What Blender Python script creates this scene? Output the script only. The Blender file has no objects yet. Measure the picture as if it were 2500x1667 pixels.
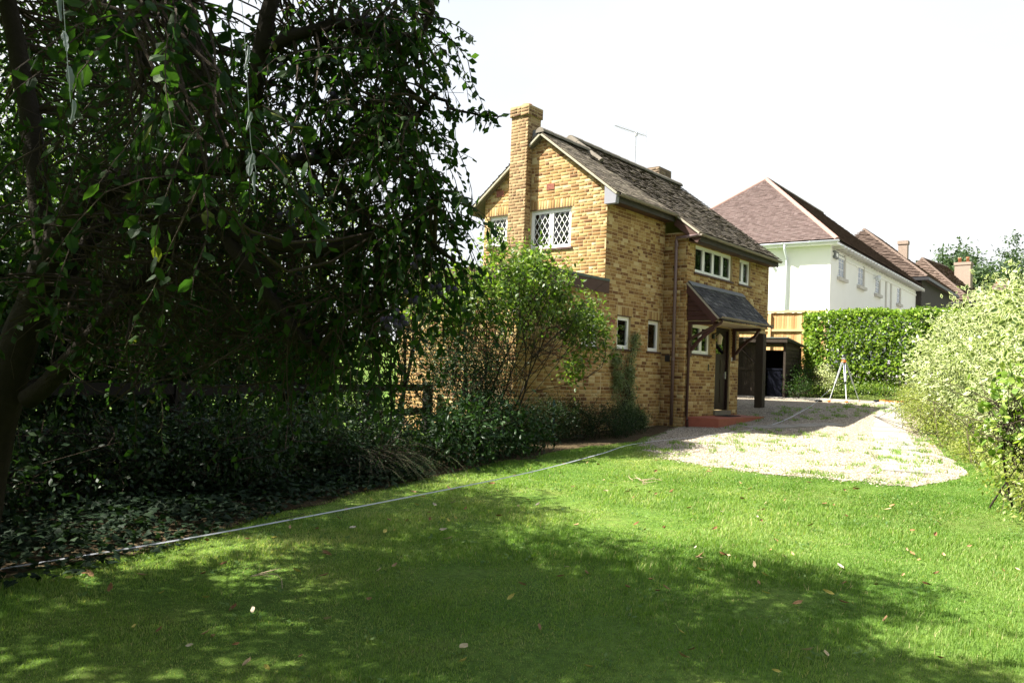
import bpy, bmesh, math, random
import numpy as np
from mathutils import Vector, Matrix

random.seed(7)
RNG = np.random.default_rng(7)
sc = bpy.context.scene
COL = sc.collection
A = np.array

# ------------------------------------------------------------------ camera
CAM = A((-14.436, -9.313, 1.009))
yaw, pit, rol = math.radians(39.318), math.radians(2.097), math.radians(2.272)
FW = A((math.cos(pit) * math.cos(yaw), math.cos(pit) * math.sin(yaw), math.sin(pit)))
_rt = A((math.sin(yaw), -math.cos(yaw), 0.0))
_up = np.cross(_rt, FW)
RT = math.cos(rol) * _rt + math.sin(rol) * _up
UP = -math.sin(rol) * _rt + math.cos(rol) * _up
cam_data = bpy.data.cameras.new('camera')
cam_data.sensor_width = 36.0
cam_data.lens = 27.99
cam_data.clip_start = 0.05
cam_data.clip_end = 2000
cam = bpy.data.objects.new('camera', cam_data)
COL.objects.link(cam)
_m = Matrix.Identity(4)
for i in range(3):
    _m[i][0] = RT[i]; _m[i][1] = UP[i]; _m[i][2] = -FW[i]; _m[i][3] = CAM[i]
cam.matrix_world = _m
sc.camera = cam

# ------------------------------------------------------------------ sky, sun, exposure
SUN = A((-0.535, 0.59, 1.0)); SUN = SUN / np.linalg.norm(SUN)
world = bpy.data.worlds.new('World'); sc.world = world
world.use_nodes = True
wn = world.node_tree.nodes; wl = world.node_tree.links
wn.clear()
sky = wn.new('ShaderNodeTexSky'); sky.sky_type = 'NISHITA'; sky.sun_disc = False
sky.sun_elevation = math.asin(SUN[2]); sky.sun_rotation = math.atan2(SUN[0], SUN[1])
sky.air_density = 1.0; sky.dust_density = 3.0; sky.ozone_density = 1.0
bg = wn.new('ShaderNodeBackground'); bg.inputs['Strength'].default_value = 0.072
wo = wn.new('ShaderNodeOutputWorld')
# thin bright summer cloud over the blue, thinner towards the zenith gaps
wtc = wn.new('ShaderNodeTexCoord'); wmp = wn.new('ShaderNodeMapping'); wmp.inputs['Scale'].default_value = (1.0, 1.0, 2.2)
wnz = wn.new('ShaderNodeTexNoise'); wnz.inputs['Scale'].default_value = 2.3; wnz.inputs['Detail'].default_value = 6.0
wrp = wn.new('ShaderNodeValToRGB'); wrp.color_ramp.elements[0].position = .30; wrp.color_ramp.elements[0].color = (.80, .80, .80, 1)
wrp.color_ramp.elements[1].position = .58; wrp.color_ramp.elements[1].color = (.97, .97, .97, 1)
wmx = wn.new('ShaderNodeMixRGB'); wmx.inputs[2].default_value = (3.85, 3.9, 3.95, 1)
wl.new(wtc.outputs['Generated'], wmp.inputs[0]); wl.new(wmp.outputs[0], wnz.inputs['Vector']); wl.new(wnz.outputs[0], wrp.inputs[0])
wsp = wn.new('ShaderNodeSeparateXYZ'); wl.new(wtc.outputs['Generated'], wsp.inputs[0])
wel = wn.new('ShaderNodeMapRange'); wel.interpolation_type = 'SMOOTHSTEP'
for k_, v_ in (('From Min', .30), ('From Max', .95), ('To Min', 1.0), ('To Max', .15)): wel.inputs[k_].default_value = v_
wl.new(wsp.outputs['Z'], wel.inputs['Value'])
wmu = wn.new('ShaderNodeMath'); wmu.operation = 'MULTIPLY'; wl.new(wrp.outputs[0], wmu.inputs[0]); wl.new(wel.outputs[0], wmu.inputs[1])
wl.new(wmu.outputs[0], wmx.inputs[0]); wl.new(sky.outputs[0], wmx.inputs[1])
wl.new(wmx.outputs[0], bg.inputs[0]); wl.new(bg.outputs[0], wo.inputs[0])
sun_data = bpy.data.lights.new('sun', 'SUN'); sun_data.energy = 5.0
sun_data.angle = math.radians(0.53); sun_data.color = (1.0, 0.95, 0.86)
sun = bpy.data.objects.new('sun', sun_data); COL.objects.link(sun)
sun.rotation_euler = Vector(-SUN).to_track_quat('-Z', 'Y').to_euler()
sun.location = (-20, 20, 40)
sc.view_settings.view_transform = 'Standard'; sc.view_settings.look = 'None'
sc.view_settings.gamma = 1.0; sc.view_settings.exposure = 2.0
sc.view_settings.use_curve_mapping = False
sc.render.engine = 'CYCLES'
cy = sc.cycles
cy.max_bounces = 7; cy.diffuse_bounces = 3; cy.glossy_bounces = 3; cy.transmission_bounces = 5
cy.transparent_max_bounces = 10; cy.use_denoising = True
cy.use_adaptive_sampling = True; cy.adaptive_threshold = 0.012
cy.caustics_reflective = False; cy.caustics_refractive = False
cy.sample_clamp_indirect = 8.0
sc.render.film_transparent = False

# ------------------------------------------------------------------ terrain profile and surveying helpers
GX = A([-400, -40, -14, -12, 2.5, 5.5, 8, 11.5, 13.0, 14.5, 30, 60, 140, 500.])
GZ = A([-.9, -.6, -.57, -.55, -.15, .04, .30, .42, .55, 1.0, 1.9, 3.2, 8.0, 14.])
def g(x): return np.interp(x, GX, GZ)
F = 1944.0
def at(px, py, d):
    return CAM + d * (FW + RT * (px - 1250) / F + UP * (833.5 - py) / F)
def project(P):
    d = np.asarray(P, float) - CAM
    z = d @ FW
    zz = np.where(np.abs(z) < 1e-6, 1e-6, z)
    return 1250 + F * (d @ RT) / zz, 833.5 - F * (d @ UP) / zz, z
def noise2(x, y, s, seed=0):
    r = np.random.default_rng(seed + 991).random((64, 64))
    u = np.asarray(x) * s; v = np.asarray(y) * s
    iu = np.floor(u).astype(int); iv = np.floor(v).astype(int)
    fu = u - iu; fv = v - iv
    fu = fu * fu * (3 - 2 * fu); fv = fv * fv * (3 - 2 * fv)
    a = r[iu % 64, iv % 64]; b = r[(iu + 1) % 64, iv % 64]; c = r[iu % 64, (iv + 1) % 64]; d = r[(iu + 1) % 64, (iv + 1) % 64]
    return (a * (1 - fu) + b * fu) * (1 - fv) + (c * (1 - fu) + d * fu) * fv

# ------------------------------------------------------------------ materials
MATS = {}
class NT:
    def __init__(s, name):
        s.m = bpy.data.materials.new(name); s.m.use_nodes = True
        s.t = s.m.node_tree; s.t.nodes.clear()
        s.out = s.n('OutputMaterial'); MATS[name] = s.m
    def n(s, typ, **kw):
        nd = s.t.nodes.new('ShaderNode' + typ)
        for k, v in kw.items():
            if k in nd.inputs: nd.inputs[k].default_value = v
            else: setattr(nd, k, v)
        return nd
    def l(s, a, b): s.t.links.new(a, b)
    def ramp(s, src, stops, interp='LINEAR'):
        r = s.n('ValToRGB'); e = r.color_ramp; e.interpolation = interp
        while len(e.elements) > 1: e.elements.remove(e.elements[-1])
        e.elements[0].position = stops[0][0]; e.elements[0].color = (*stops[0][1], 1)
        for p, c in stops[1:]:
            q = e.elements.new(p); q.color = (*c, 1)
        s.l(src, r.inputs[0]); return r.outputs[0]
    def noise(s, scale, detail=3, rough=.6, vec=None):
        nd = s.n('TexNoise', Scale=scale, Detail=detail, Roughness=rough)
        if vec is None: vec = s.n('TexCoord').outputs['Object']
        s.l(vec, nd.inputs['Vector']); return nd.outputs[0]
    def mix(s, fac, a, b, blend='MIX'):
        nd = s.n('MixRGB', blend_type=blend)
        for i, v in ((0, fac), (1, a), (2, b)):
            if isinstance(v, (int, float)): nd.inputs[i].default_value = v
            elif isinstance(v, tuple): nd.inputs[i].default_value = (*v, 1)
            else: s.l(v, nd.inputs[i])
        return nd.outputs[0]
    def bsdf(s, color, rough=.8, spec=.3, bump=None, metal=0.):
        b = s.n('BsdfPrincipled', Roughness=rough, Metallic=metal)
        b.inputs['Specular IOR Level'].default_value = spec
        if isinstance(color, tuple): b.inputs['Base Color'].default_value = (*color, 1)
        else: s.l(color, b.inputs['Base Color'])
        if bump:
            bn = s.n('Bump', Strength=bump[1], Distance=bump[2] if len(bump) > 2 else .02)
            s.l(bump[0], bn.inputs['Height']); s.l(bn.outputs[0], b.inputs['Normal'])
        return b
    def fin(s, sh): s.l(sh, s.out.inputs[0]); return s.m
    def attr(s, name): return s.n('Attribute', attribute_name=name).outputs['Fac']

def plain(name, c, rough=.6, spec=.4, var=.25, scale=6., bump=0., metal=0.):
    t = NT(name); nz = t.noise(scale, 4)
    col = t.mix(nz, tuple(x * (1 - var) for x in c), tuple(min(1, x * (1 + var)) for x in c))
    b = t.bsdf(col, rough, spec, (t.noise(scale * 7, 4), bump, .01) if bump else None, metal)
    return t.fin(b.outputs[0])

def toned(name, stops, rough=.85, spec=.2, fine=60., fvar=.35, bump=.4, big=None):
    """colour picked per piece through the attribute 'tone', grain on top"""
    t = NT(name)
    col = t.ramp(t.attr('tone'), stops)
    nz = t.noise(fine, 4)
    col = t.mix(1.0, col, t.ramp(nz, [(.25, (1 - fvar,) * 3), (.75, (1 + fvar * .6,) * 3)]), 'MULTIPLY')
    if big:
        sc_, lo, colr = big
        col = t.mix(t.ramp(t.noise(sc_, 5), [(lo, (0, 0, 0)), (lo + .18, (1, 1, 1))]), col, colr)
    b = t.bsdf(col, rough, spec, (t.noise(fine * 1.4, 5), bump, .006))
    return t.fin(b.outputs[0])

def leafy(name, stops, rough=.42, spec=.35, trans=.38, edge=None, tgain=(1.5, 1.7, .7)):
    t = NT(name)
    col = t.ramp(t.attr('tone'), stops)
    if edge:
        e = t.ramp(t.attr('edge'), [(edge[0], (0, 0, 0)), (edge[0] + .12, (1, 1, 1))])
        col = t.mix(e, col, edge[1])
    b = t.bsdf(col, rough, spec)
    tr = t.n('BsdfTranslucent')
    t.l(t.mix(1.0, col, tgain, 'MULTIPLY'), tr.inputs[0])
    mx = t.n('MixShader'); mx.inputs[0].default_value = trans
    t.l(b.outputs[0], mx.inputs[1]); t.l(tr.outputs[0], mx.inputs[2])
    return t.fin(mx.outputs[0])

def glassy(name, tint=(.9, .95, .95), refl=1.0):
    t = NT(name)
    tr = t.n('BsdfTransparent'); tr.inputs[0].default_value = (*tint, 1)
    gl = t.n('BsdfGlossy', Roughness=.015); gl.inputs[0].default_value = (1, 1, 1, 1)
    fr = t.n('Fresnel', IOR=1.75)
    mx = t.n('MixShader'); t.l(fr.outputs[0], mx.inputs[0]); t.l(tr.outputs[0], mx.inputs[1]); t.l(gl.outputs[0], mx.inputs[2])
    return t.fin(mx.outputs[0])

BRICKS = [(0, (.11, .052, .022)), (.2, (.17, .083, .031)), (.42, (.245, .137, .048)), (.62, (.315, .195, .07)), (.82, (.40, .28, .115)), (1, (.49, .385, .20))]
toned('brick', BRICKS, big=(3.0, .66, (.30, .20, .09)))
toned('chimney_brick', [(0, (.11, .06, .03)), (.5, (.235, .145, .068)), (1, (.38, .27, .14))])
toned('old_brick', [(0, (.10, .07, .05)), (1, (.24, .18, .12))])
plain('mortar', (.40, .31, .17), .95, .1, .2, 30, .3)
toned('roof_tile', [(0, (.065, .052, .038)), (.4, (.115, .095, .07)), (.75, (.17, .145, .105)), (1, (.26, .225, .17))], fine=45, big=(4.0, .62, (.20, .165, .05)), bump=.7)
toned('slate', [(0, (.03, .03, .033)), (.6, (.075, .073, .072)), (1, (.17, .165, .155))], fine=40, bump=.6)
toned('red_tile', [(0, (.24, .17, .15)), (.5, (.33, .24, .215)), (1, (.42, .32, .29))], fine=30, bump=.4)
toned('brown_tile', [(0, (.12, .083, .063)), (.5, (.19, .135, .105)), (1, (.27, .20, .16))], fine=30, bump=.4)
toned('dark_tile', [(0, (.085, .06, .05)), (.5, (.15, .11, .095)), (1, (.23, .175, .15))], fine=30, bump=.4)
plain('ridge_brown', (.12, .088, .07), .85, .2, .25, 8)
plain('ridge_red', (.27, .17, .145), .85, .2, .2, 8)
plain('ridge_grey', (.17, .15, .12), .9, .2, .35, 8, .3)
plain('verge_mortar', (.34, .31, .24), .95, .1, .3, 12, .4)
plain('white_frame', (.80, .80, .79), .35, .5, .04)
plain('white_render', (.80, .80, .77), .9, .15, .04, 1.2, .15)
plain('stone_sill', (.50, .48, .44), .85, .2, .15)
plain('brown_timber', (.065, .032, .024), .6, .3, .3, 5, .2)
plain('door_paint', (.02, .009, .008), .5, .3, .25, 5, .1)
plain('maroon_timber', (.05, .018, .015), .5, .4, .25, 5, .15)
plain('pillar_timber', (.045, .034, .026), .75, .2, .3, 5, .3)
plain('brown_plastic', (.135, .09, .085), .45, .4, .15, 4)
plain('grey_gutter', (.20, .17, .135), .6, .3, .3, 5)
plain('white_plastic', (.62, .66, .70), .4, .5, .08)
plain('lilac_box', (.22, .22, .245), .6, .3, .1)
plain('lead', (.16, .165, .17), .6, .3, .2, 5)
plain('green_felt', (.10, .12, .105), .9, .2, .25, 8)
plain('soffit_pale', (.50, .42, .30), .8, .2, .15)
plain('red_step', (.30, .095, .06), .7, .3, .25, 7, .15)
plain('rubber', (.02, .021, .022), .9, .2, .3, 40, .5)
plain('black_metal', (.02, .02, .022), .45, .5, .2)
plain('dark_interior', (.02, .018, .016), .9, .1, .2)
plain('curtain', (.72, .73, .76), .9, .1, .08, 9)
plain('terracotta', (.46, .20, .11), .85, .2, .2)
plain('airbrick', (.36, .14, .10), .9, .1, .2)
plain('aluminium', (.62, .62, .62), .4, .5, .1, 6, 0, .7)
plain('galvanised', (.42, .43, .44), .45, .5, .15, 10, 0, .6)
plain('tripod_white', (.78, .80, .84), .4, .5, .04)
plain('tripod_blue', (.05, .07, .22), .5, .4, .1)
plain('orange_plastic', (.75, .16, .03), .5, .4, .08)
plain('red_plastic', (.55, .06, .04), .5, .4, .08)
plain('tape_white', (.52, .53, .57), .5, .4, .04)
plain('blue_plastic', (.06, .16, .42), .5, .4, .1)
plain('bin_blue', (.005, .006, .012), .8, .1, .2)
plain('concrete', (.24, .225, .195), .95, .15, .22, 9, .4)
plain('feather', (.62, .68, .68), .9, .1, .1, 12)
plain('plum_skin', (.035, .025, .06), .5, .45, .5, 30)
plain('fence_rail', (.50, .34, .18), .85, .2, .2, 6)
plain('lilac_petal', (.50, .45, .52), .7, .2, .12)
toned('fence_plank', [(0, (.36, .19, .075)), (.5, (.48, .28, .12)), (1, (.58, .37, .18))], fine=12, bump=.3)
toned('shed_plank', [(0, (.022, .016, .012)), (.5, (.036, .027, .02)), (1, (.055, .043, .032))], fine=14, bump=.3)
toned('dark_rail', [(0, (.010, .008, .006)), (1, (.022, .017, .013))], fine=14, bump=.4)
toned('dry_leaf', [(0, (.10, .04, .02)), (.3, (.22, .115, .05)), (.55, (.38, .25, .13)), (.8, (.52, .42, .24)), (1, (.56, .50, .40))], fine=50, bump=.3, fvar=.25)
toned('yellow_leaf', [(0, (.38, .34, .07)), (1, (.55, .47, .13))], fine=50, bump=.2, fvar=.2)
toned('pebble', [(0, (.10, .08, .055)), (.5, (.31, .265, .195)), (1, (.52, .48, .40))], fine=40, bump=.2)
plain('wall_black', (.05, .045, .04), .8, .2, .3)
glassy('glass'); glassy('glass_dark', (.55, .6, .6))

def bark(name, a, b, scale=9):
    t = NT(name); n1 = t.noise(scale, 6, .7)
    t.fin(t.bsdf(t.mix(n1, a, b), .95, .15, (t.noise(scale * 4, 6), .8, .02)).outputs[0])
bark('bark', (.010, .008, .006), (.042, .033, .024))
bark('twig', (.03, .021, .014), (.085, .065, .045), 30)
leafy('leaf_plum', [(0, (.010, .026, .006)), (.5, (.021, .052, .010)), (.9, (.042, .085, .015)), (1, (.16, .13, .024))], .6, .16, .45)
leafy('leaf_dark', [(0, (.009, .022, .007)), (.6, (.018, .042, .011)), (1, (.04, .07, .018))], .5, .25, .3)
leafy('leaf_mid', [(0, (.012, .028, .007)), (.5, (.025, .056, .011)), (1, (.055, .095, .019))], .55, .2, .38)
leafy('leaf_bright', [(0, (.035, .075, .012)), (.5, (.10, .165, .026)), (1, (.23, .28, .055))], .42, .35, .42)
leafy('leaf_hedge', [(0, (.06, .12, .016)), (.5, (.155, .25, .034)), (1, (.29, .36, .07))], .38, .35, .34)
leafy('leaf_glossy', [(0, (.011, .028, .008)), (.6, (.022, .052, .013)), (1, (.045, .09, .022))], .45, .25, .22)
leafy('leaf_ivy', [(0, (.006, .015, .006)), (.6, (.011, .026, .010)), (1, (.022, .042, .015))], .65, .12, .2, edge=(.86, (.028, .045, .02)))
leafy('leaf_variegated', [(0, (.035, .075, .02)), (.5, (.075, .125, .035)), (1, (.17, .21, .07))], .4, .4, .36, edge=(.55, (.47, .51, .25)), tgain=(1.2, 1.3, .8))
leafy('leaf_yellow', [(0, (.12, .16, .03)), (.6, (.22, .25, .06)), (1, (.36, .36, .13))], .45, .3, .4)
leafy('leaf_mid2', [(0, (.06, .13, .03)), (1, (.16, .24, .07))], .55, .2, .35)
leafy('leaf_grey', [(0, (.09, .13, .06)), (1, (.28, .32, .17))], .6, .2, .3)
leafy('leaf_far', [(0, (.03, .055, .025)), (.5, (.05, .085, .035)), (1, (.08, .115, .045))], .6, .2, .25)
leafy('grass_blade', [(0, (.07, .15, .022)), (.35, (.14, .245, .046)), (.7, (.24, .33, .092)), (.9, (.37, .40, .17)), (1, (.46, .41, .22))], .55, .15, .45, tgain=(1.3, 1.4, .6))

def ground_mat():
    t = NT('lawn_soil'); n1 = t.noise(1.1, 5); n2 = t.noise(18, 5); n3 = t.noise(.13, 3)
    c = t.ramp(n1, [(.3, (.05, .11, .016)), (.55, (.09, .15, .026)), (.75, (.15, .18, .045))])
    c = t.mix(1.0, c, t.ramp(n2, [(.3, (.6, .6, .6)), (.7, (1.25, 1.25, 1.2))]), 'MULTIPLY')
    c = t.mix(t.ramp(n3, [(.5, (0, 0, 0)), (.7, (.5, .5, .5))]), c, (.09, .075, .03))
    t.fin(t.bsdf(c, .95, .1, (n2, .7, .03)).outputs[0])
ground_mat()
def soil_mat():
    t = NT('litter'); n1 = t.noise(6, 5); n2 = t.noise(50, 4)
    c = t.ramp(n1, [(.3, (.05, .034, .02)), (.6, (.10, .075, .042)), (.8, (.17, .14, .07))])
    c = t.mix(1.0, c, t.ramp(n2, [(.3, (.5, .5, .5)), (.7, (1.3, 1.3, 1.2))]), 'MULTIPLY')
    t.fin(t.bsdf(c, .95, .1, (n2, 1., .03)).outputs[0])
soil_mat()
def gravel_mat():
    t = NT('gravel_stone'); tc = t.n('TexCoord').outputs['Object']
    v = t.n('TexVoronoi', Scale=38.0); t.l(tc, v.inputs['Vector'])
    c = t.ramp(v.outputs['Color'], [(0, (.12, .095, .065)), (.35, (.23, .19, .135)), (.7, (.33, .29, .225)), (1, (.46, .42, .36))])
    n1 = t.noise(.8, 5)
    c = t.mix(t.ramp(n1, [(.55, (0, 0, 0)), (.75, (.15, .15, .15))]), c, (.15, .145, .075))
    c = t.mix(1.0, c, t.ramp(t.noise(9, 4), [(.3, (.65, .65, .65)), (.7, (1.15, 1.15, 1.15))]), 'MULTIPLY')
    t.fin(t.bsdf(c, .95, .15, (v.outputs['Distance'], .9, .02)).outputs[0])
gravel_mat()

# ------------------------------------------------------------------ object helpers
def tag(o, label=None, cat=None, group=None, kind=None):
    if label: o['label'] = label
    if cat: o['category'] = cat
    if group: o['group'] = group
    if kind: o['kind'] = kind
    return o
def empty(name, loc, label, cat, group=None):
    o = bpy.data.objects.new(name, None); COL.objects.link(o)
    o.location = tuple(float(v) for v in loc); o.empty_display_size = .2
    bpy.context.view_layer.update()
    return tag(o, label, cat, group)
def link(name, me, parent=None, mat=None):
    o = bpy.data.objects.new(name, me); COL.objects.link(o)
    if mat and not me.materials: me.materials.append(MATS[mat])
    if parent is not None:
        o.parent = parent; o.matrix_parent_inverse = inv(parent)
    return o
def inv(p):
    """everything is modelled in world coordinates; only the Empties are moved"""
    return Matrix.Translation(p.location).inverted() if p.type == 'EMPTY' else Matrix.Identity(4)

class MB:
    """collects faces for one mesh object"""
    def __init__(s): s.v = []; s.f = []; s.t = []
    def poly(s, pts, faces, tone=.5):
        b = len(s.v); s.v += [tuple(map(float, p)) for p in pts]
        s.f += [tuple(b + i for i in f) for f in faces]; s.t += [tone] * len(faces); return s
    def frame(s, o, ux, uy, uz, tone=.5):
        """box with corner o and edge vectors"""
        o, ux, uy, uz = map(lambda q: A(q, float), (o, ux, uy, uz))
        p = [o + a * ux + b * uy + c * uz for c in (0, 1) for b in (0, 1) for a in (0, 1)]
        return s.poly(p, [(0, 2, 3, 1), (4, 5, 7, 6), (0, 1, 5, 4), (2, 6, 7, 3), (0, 4, 6, 2), (1, 3, 7, 5)], tone)
    def box(s, x0, x1, y0, y1, z0, z1, tone=.5):
        return s.frame((x0, y0, z0), (x1 - x0, 0, 0), (0, y1 - y0, 0), (0, 0, z1 - z0), tone)
    def bar(s, a, b, w, h, up=(0, 0, 1), tone=.5):
        a, b, up = A(a, float), A(b, float), A(up, float); d = b - a
        sd = np.cross(d, up); sd /= np.linalg.norm(sd); u = np.cross(sd, d); u /= np.linalg.norm(u)
        return s.frame(a - sd * w / 2 - u * h / 2, sd * w, d, u * h, tone)
    def tube(s, pts, rad, n=6, cap=True, tone=.5):
        pts = [A(p, float) for p in pts]; k = len(pts)
        if not hasattr(rad, '__len__'): rad = [rad] * k
        ref = A((.31, .17, .93)); b = len(s.v)
        for i, p in enumerate(pts):
            d = pts[min(i + 1, k - 1)] - pts[max(i - 1, 0)]; d = d / (np.linalg.norm(d) + 1e-9)
            e = np.cross(d, ref)
            if np.linalg.norm(e) < .05: e = np.cross(d, (1, 0, 0))
            e /= np.linalg.norm(e); h = np.cross(d, e)
            for j in range(n):
                w = 2 * math.pi * j / n
                s.v.append(tuple(p + rad[i] * (math.cos(w) * e + math.sin(w) * h)))
        for i in range(k - 1):
            for j in range(n):
                q = (j + 1) % n
                s.f.append((b + i * n + j, b + i * n + q, b + (i + 1) * n + q, b + (i + 1) * n + j)); s.t.append(tone)
        if cap and n > 3:
            s.f.append(tuple(b + j for j in range(n))[::-1]); s.f.append(tuple(b + (k - 1) * n + j for j in range(n))); s.t += [tone, tone]
        return s
    def prism(s, prof, vec, tone=.5):
        """planar profile extruded along vec"""
        prof = [A(p, float) for p in prof]; vec = A(vec, float); n = len(prof)
        pts = prof + [p + vec for p in prof]
        return s.poly(pts, [tuple(range(n))[::-1], tuple(range(n, 2 * n))] + [(i, (i + 1) % n, n + (i + 1) % n, n + i) for i in range(n)], tone)
    def lathe(s, c, prof, n=12, tone=.5):
        c = A(c, float); b = len(s.v)
        for r_, z in prof:
            for j in range(n):
                w = 2 * math.pi * j / n; s.v.append((c[0] + r_ * math.cos(w), c[1] + r_ * math.sin(w), c[2] + z))
        for i in range(len(prof) - 1):
            for j in range(n):
                q = (j + 1) % n
                s.f.append((b + i * n + j, b + i * n + q, b + (i + 1) * n + q, b + (i + 1) * n + j)); s.t.append(tone)
        s.f.append(tuple(b + j for j in range(n))[::-1]); s.f.append(tuple(b + (len(prof) - 1) * n + j for j in range(n))); s.t += [tone, tone]
        return s
    def mesh(s, name, mat, smooth=False):
        me = bpy.data.meshes.new(name); me.from_pydata(s.v, [], s.f)
        bm = bmesh.new(); bm.from_mesh(me); bmesh.ops.recalc_face_normals(bm, faces=bm.faces); bm.to_mesh(me); bm.free()
        at_ = me.attributes.new('tone', 'FLOAT', 'FACE'); at_.data.foreach_set('value', s.t)
        if smooth: me.polygons.foreach_set('use_smooth', [True] * len(me.polygons))
        me.materials.append(MATS[mat]); me.update(); return me
    def build(s, name, mat, parent=None, smooth=False):
        return link(name, s.mesh(name, mat, smooth), parent)

def bulk(name, mat, tv, tf, pos, frames, tone, parent=None, edge=None, smooth=False):
    """many copies of one template (verts tv, equal-sized faces per list) as a single mesh"""
    tv = A(tv, float); N = len(pos); nv = len(tv)
    V = (np.einsum('nij,vj->nvi', frames, tv) + A(pos)[:, None, :]).reshape(-1, 3)
    sizes = A([len(f) for f in tf]); flat = np.concatenate([A(f) for f in tf])
    L = (flat[None, :] + (np.arange(N) * nv)[:, None]).ravel()
    S = np.tile(sizes, N); st = np.concatenate([[0], np.cumsum(S)[:-1]])
    me = bpy.data.meshes.new(name)
    me.vertices.add(len(V)); me.vertices.foreach_set('co', V.ravel().astype(np.float32))
    me.loops.add(len(L)); me.loops.foreach_set('vertex_index', L.astype(np.int32))
    me.polygons.add(len(S)); me.polygons.foreach_set('loop_start', st.astype(np.int32)); me.polygons.foreach_set('loop_total', S.astype(np.int32))
    a = me.attributes.new('tone', 'FLOAT', 'FACE'); a.data.foreach_set('value', np.repeat(tone, len(tf)).astype(np.float32))
    if edge is not None:
        a = me.attributes.new('edge', 'FLOAT', 'POINT'); a.data.foreach_set('value', np.tile(edge, N).astype(np.float32))
    me.update(calc_edges=True); me.validate()
    if smooth: me.polygons.foreach_set('use_smooth', np.ones(len(S), bool))
    me.materials.append(MATS[mat])
    return link(name, me, parent)

def singles(name, mat, tv, tf, pos, frames, tone, parent, edge=None, variants=8, smooth=False):
    """one object per piece, sharing a few meshes"""
    ms = []
    for k in range(variants):
        me = bpy.data.meshes.new(name); me.from_pydata([tuple(p) for p in tv], [], tf)
        a = me.attributes.new('tone', 'FLOAT', 'FACE'); a.data.foreach_set('value', [(k + .5) / variants] * len(tf))
        if edge is not None:
            a = me.attributes.new('edge', 'FLOAT', 'POINT'); a.data.foreach_set('value', edge)
        if smooth: me.polygons.foreach_set('use_smooth', [True] * len(tf))
        me.materials.append(MATS[mat]); ms.append(me)
    pinv = inv(parent) if parent is not None else None
    out = []
    for p, f, t in zip(pos, frames, tone):
        o = bpy.data.objects.new(name, ms[min(variants - 1, int(t * variants))]); COL.objects.link(o)
        m = Matrix.Identity(4)
        for i in range(3):
            for j in range(3): m[i][j] = f[i][j]
            m[i][3] = p[i]
        if parent is not None:
            o.parent = parent; o.matrix_parent_inverse = pinv
        o.matrix_basis = m
        out.append(o)
    return out

# leaf templates: length along x (0..1), width along y, normal z
LEAF8 = ([(0, 0, 0), (.32, 0, .04), (.7, 0, .03), (1, 0, -.06), (.3, .27, -.01), (.68, .24, -.03), (.3, -.27, -.01), (.68, -.24, -.03)],
         [(0, 6, 1), (0, 1, 4), (1, 6, 7, 2), (1, 2, 5, 4), (2, 7, 3), (2, 3, 5)], [1, 0, 0, 1, 1, 1, 1, 1])
LEAF4 = ([(0, 0, 0), (.5, .26, -.03), (1, 0, -.04), (.5, -.26, -.03), (.45, 0, .04)], [(0, 4, 1), (4, 2, 1), (0, 3, 4), (3, 2, 4)], [1, 1, 1, 1, 0])
LEAF2 = ([(0, 0, 0), (.5, .27, .05), (1, 0, -.03), (.5, -.27, .05)], [(0, 2, 1), (0, 3, 2)], [1, 1, 1, 1])
IVY = ([(0, 0, 0), (-.12, .3, -.02), (.2, .46, -.03), (.42, .27, 0), (.95, 0, -.04), (.42, -.27, 0), (.2, -.46, -.03), (-.12, -.3, -.02), (.3, 0, .03)],
       [(0, 8, 1), (1, 8, 2), (2, 8, 3), (3, 8, 4), (4, 8, 5), (5, 8, 6), (6, 8, 7), (7, 8, 0)], [.6, 1, 1, 1, 1, 1, 1, 1, 0])

def frames_from(dirs, nrm, size, width=1.0):
    d = dirs / np.linalg.norm(dirs, axis=1)[:, None]
    s = np.cross(nrm, d); s /= (np.linalg.norm(s, axis=1)[:, None] + 1e-9)
    n = np.cross(d, s)
    size = np.broadcast_to(size, (len(d),))
    return np.stack([d * size[:, None], s * (size * width)[:, None], n * size[:, None]], axis=2)

def rand_leaves(N, droop=.3, flat=.5, rng=RNG):
    d = rng.normal(size=(N, 3)); d[:, 2] = d[:, 2] * .6 - droop
    n = rng.normal(size=(N, 3)) * (1 - flat) + A((0, 0, 1.)) * flat + SUN * .25
    return d, n

def split_leaves(name_one, name_mass, mat, tpl, pos, fr, tone, parent, n_one, edge=True, mass_tpl=None):
    """the leaves that show largest become objects of their own, the rest one mass"""
    x, y, z = project(pos); inside = (x > 0) & (x < 2500) & (y > 0) & (y < 1667) & (z > .5)
    score = np.where(inside, np.linalg.norm(fr[:, :, 0], axis=1) / np.maximum(z, .5), 0)
    order = np.argsort(-score); one = order[:n_one]; rest = order[n_one:]
    e = tpl[2] if edge else None
    mt = mass_tpl or tpl
    mass = bulk(name_mass, mat, mt[0], mt[1], pos[rest], fr[rest], tone[rest], parent, mt[2] if edge else None)
    mass['kind'] = 'stuff'
    singles(name_one, mat, tpl[0], tpl[1], pos[one], fr[one], tone[one], parent, e)
    return mass

BOX5 = ([(-.5, 0, -.5), (.5, 0, -.5), (.5, 0, .5), (-.5, 0, .5), (-.493, 1, -.485), (.493, 1, -.485), (.493, 1, .485), (-.493, 1, .485)],
        [(4, 5, 6, 7), (0, 1, 5, 4), (1, 2, 6, 5), (2, 3, 7, 6), (3, 0, 4, 7)])

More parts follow.
